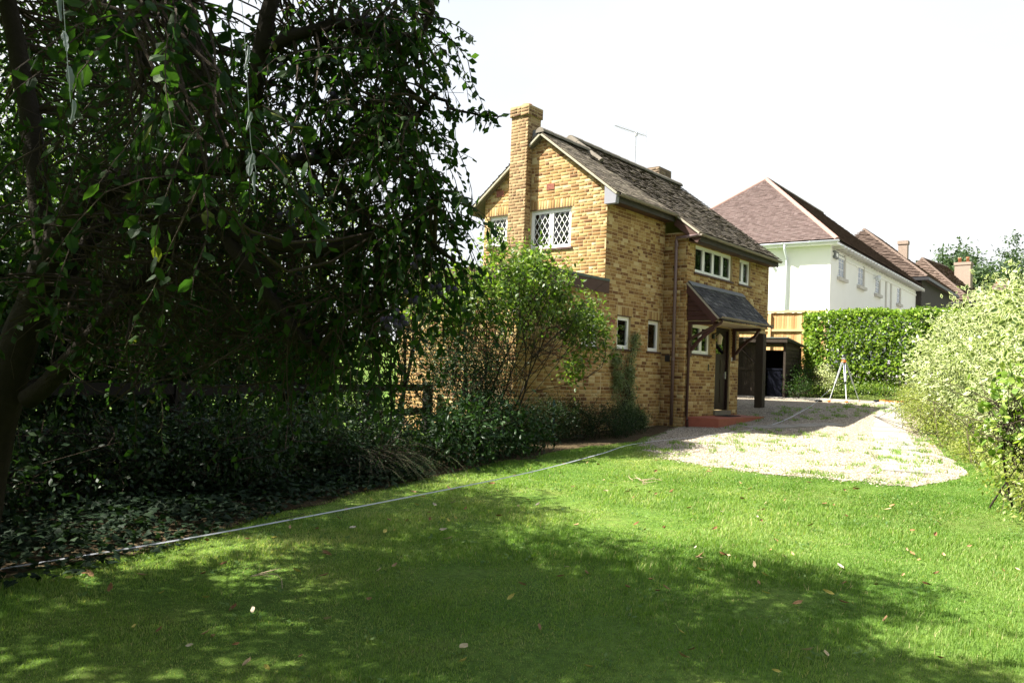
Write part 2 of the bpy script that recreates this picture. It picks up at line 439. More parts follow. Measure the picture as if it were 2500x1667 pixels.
# ================================================================== THE SETTING
def sheet(name, xs, ys, mat, dz=0., rough=0., seed=1):
    xs = A(xs, float); ys = A(ys, float)
    X, Y = np.meshgrid(xs, ys, indexing='ij')
    Z = g(X) + dz
    if rough:
        near = (np.abs(X + 4) < 16) & (np.abs(Y + 4) < 9)
        Z = Z + np.where(near, (noise2(X, Y, 1.3, seed) - .5) * rough, 0)
    nx, ny = X.shape
    V = np.stack([X, Y, Z], -1).reshape(-1, 3)
    f = [(i * ny + j, (i + 1) * ny + j, (i + 1) * ny + j + 1, i * ny + j + 1) for i in range(nx - 1) for j in range(ny - 1)]
    me = bpy.data.meshes.new(name); me.from_pydata(V.tolist(), [], f)
    me.polygons.foreach_set('use_smooth', [True] * len(f)); me.materials.append(MATS[mat]); me.update()
    return link(name, me)
ROUGH = .03
def gh(x, y):
    """lawn height including the small unevenness"""
    x = np.asarray(x, float); y = np.asarray(y, float)
    near = (np.abs(x + 4) < 16) & (np.abs(y + 4) < 9)
    return g(x) + np.where(near, (noise2(x, y, 1.3, 1) - .5) * ROUGH, 0)
gx = np.concatenate([[-400, -150, -60, -30], np.arange(-20, 16.01, .5), [18, 22, 26, 30, 40, 60, 90, 140, 260, 500]])
gy = np.concatenate([[-400, -150, -60, -30, -20], np.arange(-14, 8.01, .5), [10, 14, 20, 30, 60, 150, 400]])
ground = tag(sheet('ground', gx, gy, 'lawn_soil', 0, ROUGH), 'uneven mossy lawn ground sloping up to the house', 'ground', kind='structure')

def flat_poly(name, pts, mat, dz, label, cat):
    """outline on the ground, gridded so that it follows the slope"""
    bm = bmesh.new()
    vs = [bm.verts.new((x, y, 0)) for x, y in pts]; bm.faces.new(vs)
    for x in np.arange(-5.75, 15, .5):
        bmesh.ops.bisect_plane(bm, geom=bm.verts[:] + bm.edges[:] + bm.faces[:], plane_co=(x, 0, 0), plane_no=(1, 0, 0))
    for y in np.arange(-8.75, 6, .5):
        bmesh.ops.bisect_plane(bm, geom=bm.verts[:] + bm.edges[:] + bm.faces[:], plane_co=(0, y, 0), plane_no=(0, 1, 0))
    for v in bm.verts: v.co.z = float(gh(v.co.x, v.co.y)) + dz
    me = bpy.data.meshes.new(name); bm.to_mesh(me); bm.free(); me.materials.append(MATS[mat])
    return tag(link(name, me), label, cat, kind='structure')
def wob(pts, n=10, amp=.08, seed=3):
    r = np.random.default_rng(seed); out = []
    for a, b in zip(pts, pts[1:] + pts[:1]):
        a, b = A(a, float), A(b, float)
        for k in range(n):
            out.append(tuple(a + (b - a) * k / n + (r.normal(size=2) * amp if k else 0)))
    return out
flat_poly('planting_bed', wob([(-14, -3.5), (-11.6, -3.2), (-10.1, -2.7), (-7.2, -2.0), (-5.0, -1.75), (-3.4, -1.5), (-1.2, -1.6), (0.4, -1.1), (2.5, -.5), (2.5, .6), (-14, .6)], 6, .06), 'litter', .006, 'shaded soil bed with leaf litter under the shrubs', 'planting bed')
GRAVEL = wob([(-2.7, -2.7), (-3.0, -3.6), (-3.35, -5.1), (-3.0, -6.8), (-1.0, -7.1), (5.0, -5.2), (12.4, -3.6), (12.6, 2.5), (7.6, 2.5), (5.5, -.6), (2.6, -.6), (1.2, -1.0), (-.9, -1.6)], 12, .06, 5)
flat_poly('gravel_drive', GRAVEL, 'gravel_stone', .008, 'pale gravel drive with weeds running past the front door', 'drive')

# paving slabs: an edging path along the shrubs and two rows across the drive
path = empty('paved_path', (0.5, -6.3, float(g(.5))), 'worn concrete slab edging along the gravel beside the variegated shrub', 'path'); path['kind'] = 'structure'
def slab_row(p0, p1, w, n, parent, seed):
    r = random.Random(seed); p0, p1 = A(p0, float), A(p1, float); d = (p1 - p0) / n; L = np.linalg.norm(d); u = d / L; s = A((-u[1], u[0]))
    for k in range(n):
        q = p0 + d * k; gap = .018
        cs = [q + u * gap, q + d - u * gap, q + d - u * gap + s * w, q + u * gap + s * w]
        j = [c + A((r.uniform(-.012, .012), r.uniform(-.012, .012))) for c in cs]
        lift = .022 + r.uniform(0, .008)
        m = MB()
        top = [(c[0], c[1], float(g(c[0])) + lift) for c in j]; bot = [(c[0], c[1], float(g(c[0])) - .05) for c in j]
        m.poly(bot + top, [(3, 2, 1, 0), (4, 5, 6, 7), (0, 1, 5, 4), (1, 2, 6, 5), (2, 3, 7, 6), (3, 0, 4, 7)])
        m.build('slab', 'concrete', parent)
slab_row((-1.5, -6.78), (5.4, -4.75), .7, 9, path, 1)
slab_row((5.4, -4.7), (12.2, -3.2), .6, 9, path, 2)
cross = empty('paving_row', (12, -1, .42), 'row of concrete slabs across the drive end below the tripod', 'paving'); cross['kind'] = 'structure'
slab_row((11.6, -3.1), (11.6, 2.4), -.62, 8, cross, 3)
strip = empty('paving_strip', (4, -2.6, -.05), 'short concrete slab strip in the shaded gravel in front of the doorstep', 'paving'); strip['kind'] = 'structure'
slab_row((3.1, -2.1), (5.2, -3.6), .55, 4, strip, 4)

# ================================================================== THE BRICK HOUSE
Z3 = A((0., 0., 1.))
house = empty('brick_house', (2.6, 0, -.1), 'two storey yellow brick house with tall chimney and mossy tiled roof', 'house')
SL = .764; TH = math.atan(SL); CT, ST = math.cos(TH), math.sin(TH)
def zfront(y): return 4.88 + SL * (y + .339)
BRK = []   # every brick: (pos, frame, tone, wall index, score)
def grid_wall(mb, P0, U, N, th, umax, zlo, zhi, ops):
    us = sorted({0., umax, *[o[0] for o in ops], *[o[1] for o in ops]}); zs = sorted({zlo, zhi, *[o[2] for o in ops], *[o[3] for o in ops]})
    us = [u for u in us if 0 <= u <= umax]; zs = [z for z in zs if zlo <= z <= zhi]
    for z0, z1 in zip(zs, zs[1:]):
        run = None
        for u0, u1 in zip(us, us[1:]):
            cu, cz = (u0 + u1) / 2, (z0 + z1) / 2
            hole = any(o[0] < cu < o[1] and o[2] < cz < o[3] for o in ops)
            if hole:
                if run: mb.frame(P0 + U * run[0] + Z3 * z0, U * (run[1] - run[0]), -N * th, Z3 * (z1 - z0)); run = None
            else: run = (run[0], u1) if run else (u0, u1)
        if run: mb.frame(P0 + U * run[0] + Z3 * z0, U * (run[1] - run[0]), -N * th, Z3 * (z1 - z0))
def lay(P0, U, N, bounds, zlo, zhi, ops, soldiers=(), seed=0, mat='brick', store=None, proud=.0014, headers=.34, course=.075, blen=.225, tone0=0.):
    """stretcher bond with odd headers; bounds(z) gives the run of the course"""
    r = random.Random(seed); store = BRK if store is None else store
    nc = int((zhi - zlo) / course); allops = list(ops) + [(s[0], s[1], s[2], s[3]) for s in soldiers]
    for i in range(nc):
        z0 = zlo + i * course; zc = z0 + course * .5; lo, hi = bounds(zc)
        if hi - lo < .05: continue
        u = lo - (blen / 2 if i % 2 else 0) - r.choice((0, 0, .05))
        while u < hi:
            L = blen if r.random() > headers else blen / 2
            segs = [(max(u, lo), min(u + L - .011, hi))]
            for o in allops:
                if o[2] - .02 < zc < o[3] + .005:
                    ns = []
                    for a, b in segs:
                        if b <= o[0] or a >= o[1]: ns.append((a, b))
                        else:
                            if a < o[0]: ns.append((a, o[0] - .006))
                            if b > o[1]: ns.append((o[1] + .006, b))
                    segs = ns
            for a, b in segs:
                if b - a > .03:
                    tone = min(1, max(0, r.betavariate(1.9, 1.65) + tone0))
                    pos = P0 + U * ((a + b) / 2) + Z3 * (z0 + .032)
                    pr_ = proud * r.uniform(.7, 1.25)
                    fr = np.stack([U * (b - a), N * pr_, Z3 * (.064 + r.uniform(-.002, .002))], 1)
                    store.append((pos, fr, tone))
            u += L
    for (a, b, z0, z1) in soldiers:
        n = max(1, round((b - a) / .075)); w = (b - a) / n
        for k in range(n):
            pos = P0 + U * (a + w * (k + .5)) + Z3 * ((z0 + z1) / 2)
            store.append((pos, np.stack([U * (w - .011), N * proud * r.uniform(.8, 1.4), Z3 * (z1 - z0 - .012)], 1), min(1, r.betavariate(2.4, 1.6))))
uX, uY, nF, nG = A((1., 0, 0)), A((0, 1., 0)), A((0, -1., 0)), A((-1., 0, 0))
O = lambda x, y, z=0.: A((x, y, z), float)
core = MB()
# long wall (door side), recessed part and flat-roofed extension
opsA = [(.57, 1.13, 1.59, 2.31), (1.93, 2.465, 1.59, 2.31)]
grid_wall(core, O(0, 0), uX, nF, .25, 2.6, -.35, 5.05, opsA)
lay(O(0, 0), uX, nF, lambda z: (0, 2.6), -.3, 4.95, opsA, [(.5, 1.2, 2.31, 2.53), (1.86, 2.53, 2.31, 2.53)], 1)
opsE = [(2.15, 2.75, 1.59, 2.31)]
grid_wall(core, O(-2.95, 0), uX, nF, .25, 2.95, -.5, 2.76, opsE)
lay(O(-2.95, 0), uX, nF, lambda z: (0, 2.95), -.45, 2.76, opsE, [], 2, headers=.08)
grid_wall(core, O(-2.95, 3.2), -uY, nG, .25, 3.2 - .25, -.5, 2.76, [])
lay(O(-2.95, 3.2), -uY, nG, lambda z: (0, 3.2), -.45, 2.76, [], [], 3, headers=.08)
# return and projecting front
grid_wall(core, O(2.6, -.002), -uY, nG, .25, .607, -.35, 4.45, [])
lay(O(2.6, 0), -uY, nG, lambda z: (0, .609), -.3, 4.45, [], [], 4)
opsB = [(.4, 2.515, 3.54, 4.21), (2.98, 3.70, 3.54, 4.21), (.325, 1.35, 1.59, 2.30), (1.675, 2.55, .21, 2.31)]
grid_wall(core, O(2.85, -.609), uX, nF, .25, 2.82, -.35, 2.45, [(a - .25, b - .25, c, d) for a, b, c, d in opsB])
grid_wall(core, O(2.85, -.609), uX, nF, .25, 4.75, 2.45, 4.45, [(a - .25, b - .25, c, d) for a, b, c, d in opsB])
lay(O(2.6, -.609), uX, nF, lambda z: (0, 3.07) if z < 2.45 else (0, 5.0), -.3, 4.40, opsB, [(.27, 1.42, 2.30, 2.36)], 5)
core.box(5.42, 5.67, -.35, 4.2, -.3, 2.448)                       # end wall of the porch passage
grid_wall(core, O(7.6, -.36), uY, -nG, .25, 4.9, 2.45, 4.6, [])
core.box(5.67, 7.6, -.55, 4.5, 2.33, 2.446)
core.box(1.9, 7.35, 4.25, 4.5, 2.45, 4.4); core.box(0.25, 5.4, 3.27, 3.5, -.3, 5.0)
core.prism([(7.35, -.3, 4.6), (7.35, 4.7, 4.6), (7.35, 2.3, 6.75)], (.25, 0, 0))
# gable wall with chimney breast
opsG = [(3.516 - 2.10, 3.516 - .94, 3.82, 4.72), (3.516 - 3.37, 3.516 - 2.79, 3.97, 4.70)]
ridA = 1.80; zrA = zfront(ridA)
def gb(z):
    lo, hi = 0., 3.516
    yf = -.339 + (z + .10 - 4.88) / SL; yb = 2 * ridA - yf
    if z > 4.95: lo, hi = max(0, 3.516 - yb), min(3.516, 3.516 - yf)
    return lo, hi
grid_wall(core, O(0, 3.516), -uY, nG, .25, 3.516 - .25, -.35, 4.95, opsG)
core.prism([(0, .25, 4.95), (0, .25, zfront(.25) - .1), (0, ridA, zrA - .1), (0, 3.516, zfront(2 * ridA - 3.516) - .1), (0, 3.516, 4.95)], (.25, 0, 0))
core.prism([(0, .001, 5.0), (0, .25, 4.951), (0, .25, zfront(.25) - .1), (0, .001, zfront(0) - .1)], (.25, 0, 0))
lay(O(0, 3.516), -uY, nG, gb, 2.9, 6.45, opsG, [(3.516 - 2.10, 3.516 - .87, 4.72, 4.94), (.08, .76, 4.70, 4.92)], 6, tone0=.06)
wall = core.build('wall', 'mortar', house)
pos = A([b[0] for b in BRK]); frm = A([b[1] for b in BRK]); ton = A([b[2] for b in BRK])
px, py, pz = project(pos)
clear = (pos[:, 1] < .02) & (pos[:, 1] > -.02) & (px > 1484) & (px < 1625) & (py < 900) & (py > 500)
score = np.where(clear, 1 / pz, 0)
order = np.argsort(-score); one, rest = order[:300], order[300:]
singles('brick', 'brick', BOX5[0], BOX5[1], pos[one], frm[one], ton[one], wall, variants=12)
bulk('bricks', 'brick', BOX5[0], BOX5[1], pos[rest], frm[rest], ton[rest], wall)['kind'] = 'stuff'

# chimney stack on the gable
st = MB(); st.box(-.2, .28, 2.12, 2.62, 2.9, 6.96); st.box(-.2, .28, 2.12, 2.62, 6.961, 7.18)
chim = st.build('chimney', 'mortar', house)
CB = []
for P0, U, N, w in ((O(-.2, 2.62), -uY, nG, .5), (O(-.2, 2.12), uX, nF, .48), (O(.28, 2.12), uY, -nG, .5)):
    lay(P0, U, N, lambda z, w=w: (0, w), 2.9, 6.95, [], [], 11, store=CB, headers=.3, tone0=-.02)
    lay(P0 - U * .03 + N * .03, U, N, lambda z, w=w: (0, w + .06), 6.95, 7.18, [], [], 12, store=CB, proud=.003, tone0=-.1)
st2 = MB(); st2.box(-.231, .311, 2.089, 2.651, 6.955, 7.19); st2.build('chimney_cap', 'mortar', chim)
bulk('bricks', 'chimney_brick', BOX5[0], BOX5[1], A([b[0] for b in CB]), A([b[1] for b in CB]), A([b[2] for b in CB]), chim)['kind'] = 'stuff'
MB().lathe((.04, 2.37, 7.19), [(.15, 0), (.15, .06), (.13, .07), (.13, .10), (.10, .10)], 16).build('chimney_pot', 'terracotta', chim, True)
fl = MB(); fl.prism([(-.03, 2.13, 6.28), (-.03, 1.98, 6.40), (-.03, 1.80, 6.62), (-.03, 2.1, 6.62)], (.28, 0, 0)); fl.build('flashing', 'lead', chim)
# second, older stack at the far end of the ridge
ch2 = MB(); ch2.box(6.55, 7.25, 2.45, 2.95, 6.3, 7.2); c2o = ch2.build('chimney', 'mortar', house)
CB2 = []
for P0, U, N, w in ((O(6.55, 2.95), -uY, nG, .5), (O(6.55, 2.45), uX, nF, .7)):
    lay(P0, U, N, lambda z, w=w: (0, w), 6.3, 7.2, [], [], 13, store=CB2)
    lay(P0 - U * .03 + N * .03, U, N, lambda z, w=w: (0, w + .06), 7.05, 7.28, [], [], 14, store=CB2, proud=.003)
MB().box(6.521, 7.279, 2.421, 2.979, 7.05, 7.30).build('chimney_cap', 'old_brick', c2o)
bulk('bricks', 'old_brick', BOX5[0], BOX5[1], A([b[0] for b in CB2]), A([b[1] for b in CB2]), A([b[2] for b in CB2]), c2o)['kind'] = 'stuff'

# ---- roof
rf = MB(); dn = A((0, -CT, -ST)); nn = A((0, -ST, CT))
def slope_slab(mb, x0, x1, ytop, ybot, th=.06, off=-.02):
    a = A((x0, ytop, zfront(ytop))) + nn * off; L = (ytop - ybot) / CT
    mb.frame(a, (x1 - x0, 0, 0), dn * L, -nn * th)
slope_slab(rf, -.10, 2.60, 1.80, -.30); slope_slab(rf, 1.80, 2.599, 2.3, 1.801); slope_slab(rf, 2.601, 7.5, 2.3, -.95)
bn = A((0, ST, CT)); bd = A((0, CT, -ST))
rf.frame(A((-.10, 1.80, zrA)) - bn * .02, (1.899, 0, 0), bd * 2.75, -bn * .06)
zrB = zfront(2.3); rf.frame(A((1.80, 2.3, zrB)) - bn * .02, (5.7, 0, 0), bd * 3.3, -bn * .06)
roof = rf.build('roof', 'roof_tile', house)
TILE = ([(-.5, 0, 0), (.5, 0, 0), (.5, 1, 0), (-.5, 1, 0), (-.5, 0, 1), (.5, 0, 1), (.5, 1, 1), (-.5, 1, 1)], [(4, 5, 6, 7), (3, 2, 6, 7), (0, 3, 7, 4), (1, 2, 6, 5)])
def tiles(rows, xr, top_of, dnv, nrm, ux, gauge, tw, th, seed, lift=.012, jit=.3, tone=(1.6, 2.2)):
    """rows of overlapping tiles; xr(i) gives the run, top_of(i) the point at run 0"""
    r = random.Random(seed); P, Fm, T = [], [], []
    for i in range(rows):
        lo, hi = xr(i)
        u = lo - (tw / 2 if i % 2 else 0)
        while u < hi - .02:
            a, b = max(u, lo), min(u + tw, hi)
            if b - a > .02:
                lf = lift * r.uniform(1 - jit, 1 + jit * 2.2)
                d = dnv * gauge * 1.25 + nrm * lf
                tl = r.uniform(-jit, jit) * .03
                P.append(top_of(i) + ux * ((a + b) / 2) + dnv * r.uniform(-jit, jit) * .03)
                Fm.append(np.stack([(ux + dnv * tl) * (b - a - .004), d, nrm * th], 1)); T.append(r.betavariate(*tone))
            u += tw
    return A(P), A(Fm), A(T)
gz_ = .1 * CT
def xrow(i):
    y = 2.3 - (i + 1) * gz_
    return (1.72, 7.56) if y > 1.80 else ((-.16, 7.56) if y > -.36 else (2.48, 7.56))
P, Fm, T = tiles(int(3.33 / gz_), xrow, lambda i: A((0, 2.3 - i * gz_, zfront(2.3 - i * gz_))), dn, nn, uX, .1, .165, .012, 21, .014, .45)
px, py, pz = project(P); sc_ = np.where(P[:, 0] < 2.6, 1 / pz, 0); od = np.argsort(-sc_)
singles('tile', 'roof_tile', TILE[0], TILE[1], P[od[:300]], Fm[od[:300]], T[od[:300]], roof, variants=10)
bulk('tiles', 'roof_tile', TILE[0], TILE[1], P[od[300:]], Fm[od[300:]], T[od[300:]], roof)['kind'] = 'stuff'
P, Fm, T = tiles(27, lambda i: (-.16, 1.8), lambda i: A((0, 1.80 + i * gz_, zrA - i * gz_ * SL)), bd, bn, uX, .1, .165, .012, 22, .016, .6)
bulk('tiles', 'roof_tile', TILE[0], TILE[1], P, Fm, T, roof)['kind'] = 'stuff'
def ridge(a, b, n, rad, mat, parent, up=Z3, seg=6, jit=.008):
    a, b = A(a, float), A(b, float); d = (b - a) / n; s = np.cross(d, up); s /= np.linalg.norm(s); u = np.cross(s, d); u /= np.linalg.norm(u)
    for k in range(n):
        m = MB(); q = a + d * k + u * random.uniform(0, jit); r0, r1 = rad * 1.0, rad * 1.07
        pts = []
        for e, rr in ((0., r0), (1.06, r1)):
            for j in range(seg + 1):
                w = math.pi * j / seg; pts.append(q + d * e + s * rr * math.cos(w) + u * (rr * math.sin(w) - rad * .45))
        n1 = seg + 1
        m.poly(pts, [(j, j + 1, n1 + j + 1, n1 + j) for j in range(seg)] + [tuple(range(n1)), tuple(range(n1, 2 * n1))])
        m.build('ridge_tile', mat, parent)
ridge((-.17, 1.80, zrA + .03), (1.75, 1.80, zrA + .03), 5, .12, 'ridge_grey', roof)
ridge((1.72, 2.3, zrB + .03), (7.57, 2.3, zrB + .03), 13, .12, 'ridge_grey', roof)
ridge((1.74, 2.25, zfront(2.25) + .05), (1.74, 1.35, zfront(1.35) + .05), 5, .09, 'ridge_grey', roof, up=nn)
for (x0, ya, yb) in ((-.15, 1.80, -.33), (2.49, -.34, -.96)):
    MB().frame(A((x0, ya, zfront(ya))) - nn * .012, (.13, 0, 0), dn * ((ya - yb) / CT), -nn * .045).build('verge', 'verge_mortar', roof)
MB().frame(A((-.15, 1.80, zrA)) - bn * .012, (.13, 0, 0), bd * 2.6, -bn * .045).build('verge', 'verge_mortar', roof)
# eaves: fascia, soffit, boxed end, gutters
ev = MB(); ev.box(0.0, 2.55, -.27, -.245, 4.70, 4.86); ev.box(2.62, 7.52, -.91, -.885, 4.20, 4.36); ev.build('fascia', 'wall_black', roof)
so = MB(); so.box(0.0, 2.55, -.244, -.001, 4.71, 4.73); so.box(2.62, 7.52, -.884, -.612, 4.22, 4.24); so.build('soffit', 'brown_timber', roof)
be = MB(); be.prism([(-.13, .0, 4.66), (-.13, -.28, 4.66), (-.13, -.30, 4.84), (-.13, 0, 5.06)], (.128, 0, 0)); be.build('eaves_box', 'lilac_box', roof)
bb = MB(); bb.bar((2.53, -.30, 4.70), (2.53, -.93, 4.22), .03, .16); bb.build('bargeboard', 'brown_timber', roof)
def gutter(x0, x1, y, z, mat, parent, name='gutter', rad=.055, unions=()):
    m = MB(); pr_ = [(x0, y + rad * math.cos(w), z - rad * math.sin(w)) for w in np.linspace(0, math.pi, 9)] + [(x0, y + rad * .86 * math.cos(w), z - rad * .86 * math.sin(w)) for w in np.linspace(math.pi, 0, 9)]
    m.prism(pr_, (x1 - x0, 0, 0)); o = m.build(name, mat, parent)
    for ux_ in unions:
        q = MB(); q.prism([(ux_, y + rad * 1.15 * math.cos(w), z + .004 - rad * 1.15 * math.sin(w)) for w in np.linspace(0, math.pi, 9)], (.06, 0, 0)); q.build('gutter_union', mat, o)
    return o
gutter(-.08, 2.6, -.345, 4.86, 'grey_gutter', house, unions=(.05, 1.25, 2.5))
gutter(2.45, 7.48, -.99, 4.36, 'grey_gutter', house, unions=(2.5, 4.0, 4.9, 5.8, 6.7))
dp = MB(); dp.tube([(2.50, -.95, 4.33), (2.50, -.36, 4.30), (2.5, -.36, 4.22), (2.5, -.37, -.12)], .038, 8)
pipe = dp.build('downpipe', 'brown_plastic', house, True)
for z in (4.1, 3.0, 1.4):
    MB().lathe((2.5, -.365, z), [(.048, 0), (.048, .07)], 10).build('pipe_collar', 'brown_plastic', pipe)

# ---- windows
def window(x0, x1, z0, z1, y, panes, frame_mat='white_frame', sill=True, parent=house, axis='x', lattice=False, splits=None, curtains=False, dark='glass'):
    """casement window set in the wall; axis x: front wall, axis y: gable wall (facing -x)"""
    def B(m, a0, a1, d0, d1, c0, c1):   # a along the wall, d depth outward-negative
        if axis == 'x': m.box(a0, a1, y + d0, y + d1, c0, c1)
        else: m.box(y + d0, y + d1, a0, a1, c0, c1)
    fw = .052; fr = MB()
    B(fr, x0, x1, .05, .11, z0, z0 + fw); B(fr, x0, x1, .05, .11, z1 - fw, z1)
    B(fr, x0, x0 + fw, .051, .109, z0 + fw, z1 - fw); B(fr, x1 - fw, x1, .051, .109, z0 + fw, z1 - fw)
    edges = splits or [x0 + (x1 - x0) * k / panes for k in range(panes + 1)]
    for e in edges[1:-1]: B(fr, e - .028, e + .028, .052, .108, z0 + fw, z1 - fw)
    w = fr.build('window', frame_mat, parent)
    for k in range(panes):
        a0 = edges[k] + (fw if k == 0 else .028); a1 = edges[k + 1] - (fw if k == panes - 1 else .028)
        s = MB(); e = .03
        for q in ((a0, a1, z0 + fw, z0 + fw + e), (a0, a1, z1 - fw - e, z1 - fw), (a0, a0 + e, z0 + fw + e, z1 - fw - e), (a1 - e, a1, z0 + fw + e, z1 - fw - e)):
            B(s, q[0], q[1], .044, .10, q[2], q[3])
        s.build('sash', frame_mat, w)
        p = MB(); B(p, a0 + e - .004, a1 - e + .004, .075, .079, z0 + fw + e - .004, z1 - fw - e + .004); p.build('pane', dark, w)
        if lattice:
            lt = MB(); u0, u1, v0, v1 = a0 + e, a1 - e, z0 + fw + e, z1 - fw - e
            stp = (u1 - u0) / max(2, round((u1 - u0) / .135)); rise = 1.55
            for sgn in (1, -1):
                c = -12.
                while c < 12:
                    # line v - vm = sgn*rise*(u-u0) + c*stp*rise
                    pts = []
                    k0 = c * stp * rise
                    for u in (u0, u1):
                        v = v0 + sgn * rise * (u - u0) + k0
                        if v0 <= v <= v1: pts.append((u, v))
                    for v in (v0, v1):
                        u = u0 + (v - v0 - k0) / (sgn * rise)
                        if u0 < u < u1: pts.append((u, v))
                    if len(pts) >= 2 and abs(pts[0][0] - pts[1][0]) > .02:
                        (ua, va), (ub, vb) = pts[0], pts[1]
                        off = .066 + (.004 if sgn > 0 else 0)
                        lt.bar((y + off, ua, va), (y + off, ub, vb), .006, .010, up=(0, -(vb - va), ub - ua))
                    c += 1
            if lt.v: lt.build('lead_lattice', frame_mat, w)
    if sill:
        s = MB(); B(s, x0 - .06, x1 + .06, -.035, .06, z0 - .045, z0 - .001); s.build('sill', 'brown_timber', w)
    if curtains:
        for a0, a1 in ((x0 + .05, x0 + .28), (x1 - .26, x1 - .05)):
            cm = MB(); n = 10
            for k in range(n):
                q = a0 + (a1 - a0) * k / n; dd = .16 + (.03 if k % 2 else 0); B(cm, q, q + (a1 - a0) / n * .98, dd, dd + .01, z0, z1)
            cm.build('curtain', 'curtain', w)
    return w
window(.57, 1.13, 1.59, 2.31, 0, 1); window(1.93, 2.465, 1.59, 2.31, 0, 1)
window(-.80, -.20, 1.59, 2.31, 0, 1)
window(3.0, 5.115, 3.54, 4.21, -.609, 4); window(5.58, 6.30, 3.54, 4.21, -.609, 2, splits=[5.58, 5.86, 6.30])
window(2.925, 3.95, 1.59, 2.30, -.609, 2, splits=[2.925, 3.50, 3.95])
window(.94, 2.10, 3.82, 4.72, 0, 2, axis='y', lattice=True, curtains=True)
window(2.79, 3.37, 3.97, 4.70, 0, 1, axis='y', lattice=True)
for q in ((-.015, .05, .93, 2.10, 4.721, 4.735), (.545, 1.15, -.02, .05, 2.311, 2.33), (1.90, 2.49, -.02, .05, 2.311, 2.33), (-.015, .05, 2.78, 3.38, 4.701, 4.715)):
    MB().box(*q).build('window_head', 'brown_timber', house)
# air bricks
def airbrick(o, U, N):
    m = MB(); m.frame(o, U * .215, N * .012, Z3 * .135); a = m.build('air_brick', 'airbrick', house)
    h = MB()
    for i in range(6):
        for j in range(4): h.frame(o + U * (.015 + i * .033) + Z3 * (.014 + j * .03) + N * .0122, U * .018, N * .002, Z3 * .016)
    h.build('vent_hole', 'dark_interior', a)
airbrick(O(-.002, 1.66, 5.17), -uY, nG); airbrick(O(-.002, 3.16, 5.17), -uY, nG); airbrick(O(.23, -.002, 2.12), uX, nF)

# ---- front door, step and canopy
dr = MB(); dr.box(4.335, 5.09, -.52, -.475, .235, 2.25); door = dr.build('door', 'door_paint', house)
pn = MB()
for x0, x1, z0, z1 in ((4.42, 4.68, .4, 1.0), (4.75, 5.01, .4, 1.0), (4.42, 4.68, 1.15, 1.5), (4.75, 5.01, 1.15, 1.5)): pn.box(x0, x1, -.532, -.521, z0, z1)
pn.build('door_panel', 'door_paint', door)
MB().box(4.46, 4.97, -.528, -.5201, 1.65, 2.12).build('door_glass', 'glass_dark', door)
MB().box(5.00, 5.03, -.56, -.5201, 1.02, 1.20).build('door_handle', 'aluminium', door)
df = MB(); df.box(4.277, 4.335, -.57, -.45, .21, 2.31); df.box(5.09, 5.146, -.57, -.45, .21, 2.31); df.box(4.335, 5.09, -.57, -.45, 2.25, 2.309); df.build('door_frame', 'door_paint', house)
MB().box(4.24, 5.19, -.66, -.42, .10, .208).build('threshold', 'ridge_grey', house)
sp = MB(); sp.prism([(2.72, -.618, -.35), (5.62, -.618, -.35), (5.5, -1.42, -.35), (2.80, -1.42, -.35)], (0, 0, .44)); sp.build('doorstep', 'red_step', house)
cp = MB(); ya, yb, za, zb = -.625, -1.43, 3.26, 2.42; sl2 = A((0, yb - ya, zb - za)); L2 = np.linalg.norm(sl2); d2 = sl2 / L2; n2 = A((0, d2[2], -d2[1]))
cp.frame((2.66, ya, za), (3.02, 0, 0), sl2, -n2 * .05); canopy = cp.build('canopy', 'brown_timber', house)
rows = 10; gg = (L2 + .06) / rows
P, Fm, T = tiles(rows, lambda i: (2.62, 5.71), lambda i: A((0, ya, za)) + n2 * .004 + d2 * gg * i, d2, n2, uX, gg, .165, .012, 31, .014, .6, (1.4, 2.0))
singles('tile', 'slate', TILE[0], TILE[1], P, Fm, T, canopy, variants=10)
MB().frame(A((2.60, ya, za)) + n2 * .03, (3.12, 0, 0), d2 * .15, n2 * .012).build('lead_flashing', 'lead', canopy)
MB().frame(A((2.595, ya, za)) - n2 * .005, (.06, 0, 0), sl2 * 1.02, -n2 * .035).build('verge', 'verge_mortar', canopy)
MB().frame(A((2.60, ya, za)) - n2 * .042, (.045, 0, 0), sl2 * 1.0, -n2 * .15).build('bargeboard', 'maroon_timber', canopy)
for k in range(7):                                              # boarded cheek
    z0 = 2.36 + k * .11; ymax = ya + (yb - ya) * min(1, (za - z0 - .24) / (za - zb))
    if ymax < ya - .03: MB().prism([(2.65, ya, z0), (2.65, ymax, z0), (2.65, ymax + .06, z0 + .1), (2.65, ya, z0 + .1)], (.02, 0, 0)).build('cheek_board', 'maroon_timber', canopy)
MB().box(2.70, 5.66, -1.40, -.62, 2.335, 2.355).build('soffit', 'soffit_pale', canopy)
gutter(2.60, 5.74, -1.475, 2.44, 'grey_gutter', canopy, unions=(2.72, 3.5, 3.95, 4.4, 4.95, 5.35), rad=.05)
for x in (2.72, 5.24):
    b = MB(); b.box(x, x + .07, -.70, -.62, 1.5, 2.33)
    b.box(x + .002, x + .068, -1.36, -.701, 2.262, 2.33)
    pts = [(x + .035, -.70, 1.66), (x + .035, -.86, 1.86), (x + .035, -1.04, 2.02), (x + .035, -1.22, 2.14), (x + .035, -1.30, 2.262)]
    for p, q in zip(pts, pts[1:]): b.bar(p, q, .06, .09, up=(1, 0, 0))
    b.build('bracket', 'maroon_timber', canopy)
dp = MB(); dp.tube([(2.74, -1.47, 2.40), (2.74, -1.44, 2.30), (2.70, -.70, 1.93), (2.70, -.67, 1.86), (2.69, -.66, .12), (2.66, -.70, .02), (2.62, -.72, -.02), (2.62, -.72, -.16)], .034, 8)
dp.build('downpipe', 'brown_timber', canopy, True)
